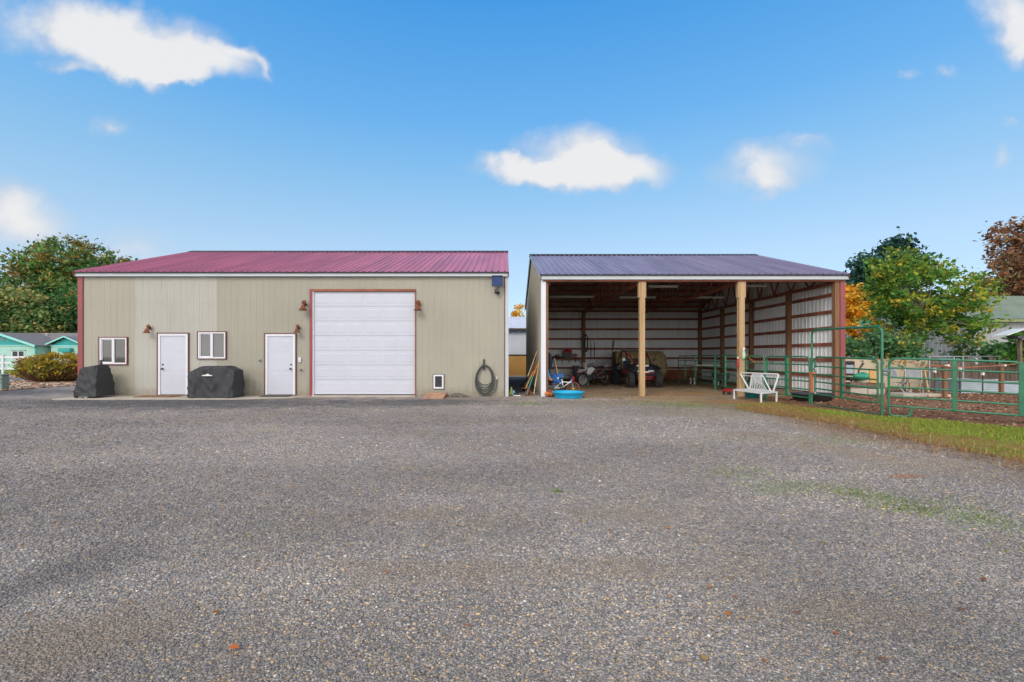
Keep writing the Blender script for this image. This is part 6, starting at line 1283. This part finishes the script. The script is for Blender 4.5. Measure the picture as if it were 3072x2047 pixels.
for i,(px0,px1,z0,z1,m,lb) in enumerate(((2690,2760,.008,.12,'concrete','flat grey slab lying before the folding chairs'),(2765,2830,.008,.10,'beige','flat pale board on the soil by the nearer rope post'))):
    q=MB(); q.box((wx(px0,17),16.7,z0),(wx(px1,17),17.4,z1),0,.012); tag(q.build('slab' if i==0 else 'board',M[m]),lb,'slab' if i==0 else 'board')
o=thing('office_chair','black and pale blue seat standing by the junk pile at the shed corner','chair',(wx(2546,18.9),18.9,.008)); q=MB(); q.obox((0,0,.95),(.20,0,0),(0,.04,.01),(0,-.02,.28)); q.build('backrest',M['black'],o,True); q=MB(); q.obox((0,-.055,.92),(.15,0,0),(0,.012,0),(0,0,.17)); q.build('pad',M['galvbed'],o,True); q=MB(); q.box((-.24,-.42,.48),(.24,.05,.58),0,.03); q.build('seat',M['black'],o,True); q=MB(); q.tube([(0,-.15,.02),(0,-.15,.48)],.03,8)
for k in range(5): a=k*1.257; q.tube([(0,-.15,.10),(.26*math.cos(a),-.15+.26*math.sin(a),.03)],.022,6)
q.build('base',M['dkgrey'],o,True)
q=MB(); q.ball((0,0,.16),.22,(1.5,1,.7),14); q.v=[(a+mnoise.noise(Vector((a*7,b*7,c*7)))*.07,b,max(0,c+mnoise.noise(Vector((a*9,b*9+3,c*9)))*.07)) for a,b,c in q.v]; o=q.build('tarp_bundle',mat('green_tarp',(.03,.28,.16),.5,0,.25,5)); o.location=(wx(2585,18),18,.515); tag(o,'crumpled green tarp heaped on the junk pile plank','tarp')
q=MB(); q.prism([(wx(2611,17.7),17.70,.45),(wx(2630,17.7),17.70,.45),(wx(2632,17.75),17.9,.98),(wx(2617,17.75),17.9,.98)],(0,.03,0)); tag(q.build('leaning_board',M['ochre']),'ochre board leaning at the end of the junk pile','board')
q=MB(); q.tube([(wx(2570,18.3),18.3,.55),(wx(2578,18.3),18.3,.95),(wx(2590,18.3),18.3,1.18)],[.03,.03,.045],7); tag(q.build('bent_pipe',M['dkgrey']),'dark bent pipe sticking up from the junk pile','pipe')
def folding_chair(px,Yb_,rz,label):
    o=thing('folding_chair',label,'chair',(wx(px,Yb_),Yb_,.008),rz,'worn chairs by the beige screen')
    for s in (-.24,.24):
        q=MB(); q.tube([(s,.18,0),(s,-.12,.45),(s,-.20,.62)],.014,6); q.build('leg',M['steel'],o,True); q=MB(); q.tube([(s,-.28,0),(s,.10,.42),(s,.26,.98)],.014,6); q.build('leg',M['steel'],o,True)
    q=MB(); q.prism([(-.22,-.2,.42),(.22,-.2,.42),(.22,.15,.40),(-.22,.15,.40)],(0,0,.03)); q.build('seat',M['dullgrey'],o,True); q=MB(); q.prism([(-.22,.16,.6),(.22,.16,.6),(.22,.25,.95),(-.22,.25,.95)],(0,.02,0)); q.build('backrest',M['dullgrey'],o,True)
folding_chair(2700,18.4,R(30),'pale folding chair nearer the arch, before the beige screen'); folding_chair(2742,18.2,R(-35),'pale folding chair beside the wooden trestle')
o=thing('wooden_trestle','bare wooden trestle before the beige screen','trestle',(wx(2745,19),19,.008)); 
for s in (-.35,.35):
    for t in (-.22,.22): q=MB(); q.bar((s,t,0),(s,t*.15,.86),.05,.05); q.build('leg',M['straw'],o,True)
q=MB(); q.box((-.5,-.045,.861),(.5,.045,.93)); q.build('top',M['straw'],o,True)
# ---------------------------------------------------------------- labels of the setting
for nm,lb,ct in (('ground','dry field grass reaching to the horizon','ground'),('gravel_yard','grey crushed gravel yard filling the foreground','yard'),('loose_gravel','loose grey and tan stones over the gravel yard','gravel'),
    ('shed_floor','brown dirt floor of the open machine shed','dirt floor'),('paddock_ground','dark red-brown soil of the pen behind the green panels','soil'),('verge_ground','patchy turf strip between gravel and green panels','verge'),
    ('planting_bed','tan mulch bed around the golden shrub','bed'),('driveway','grey drive crossing behind the mulch bed','driveway'),('lawn','mown green lawn around the mint house','lawn'),('rock_border','pinkish rock border before the lawn','border'),('back_lane','dark lane running between barn and shed','lane'),
    ('grass','green and rusty grass on the strip beside the panels','grass'),('weeds','thin green weeds coming through the gravel','weeds'),('straw','pale straw scattered on the shed floor','straw'),('bark_chips','tan bark chips in the bed by the barn corner','bark chips'),
    ('border_rocks','pink rocks along the lawn border','rocks'),('soil_clods','brown clods on the pen soil','clods'),('leaf_litter','fallen orange leaves scattered over the gravel','leaves')):
    if nm in bpy.data.objects: bpy.data.objects[nm]['label']=lb; bpy.data.objects[nm]['category']=ct
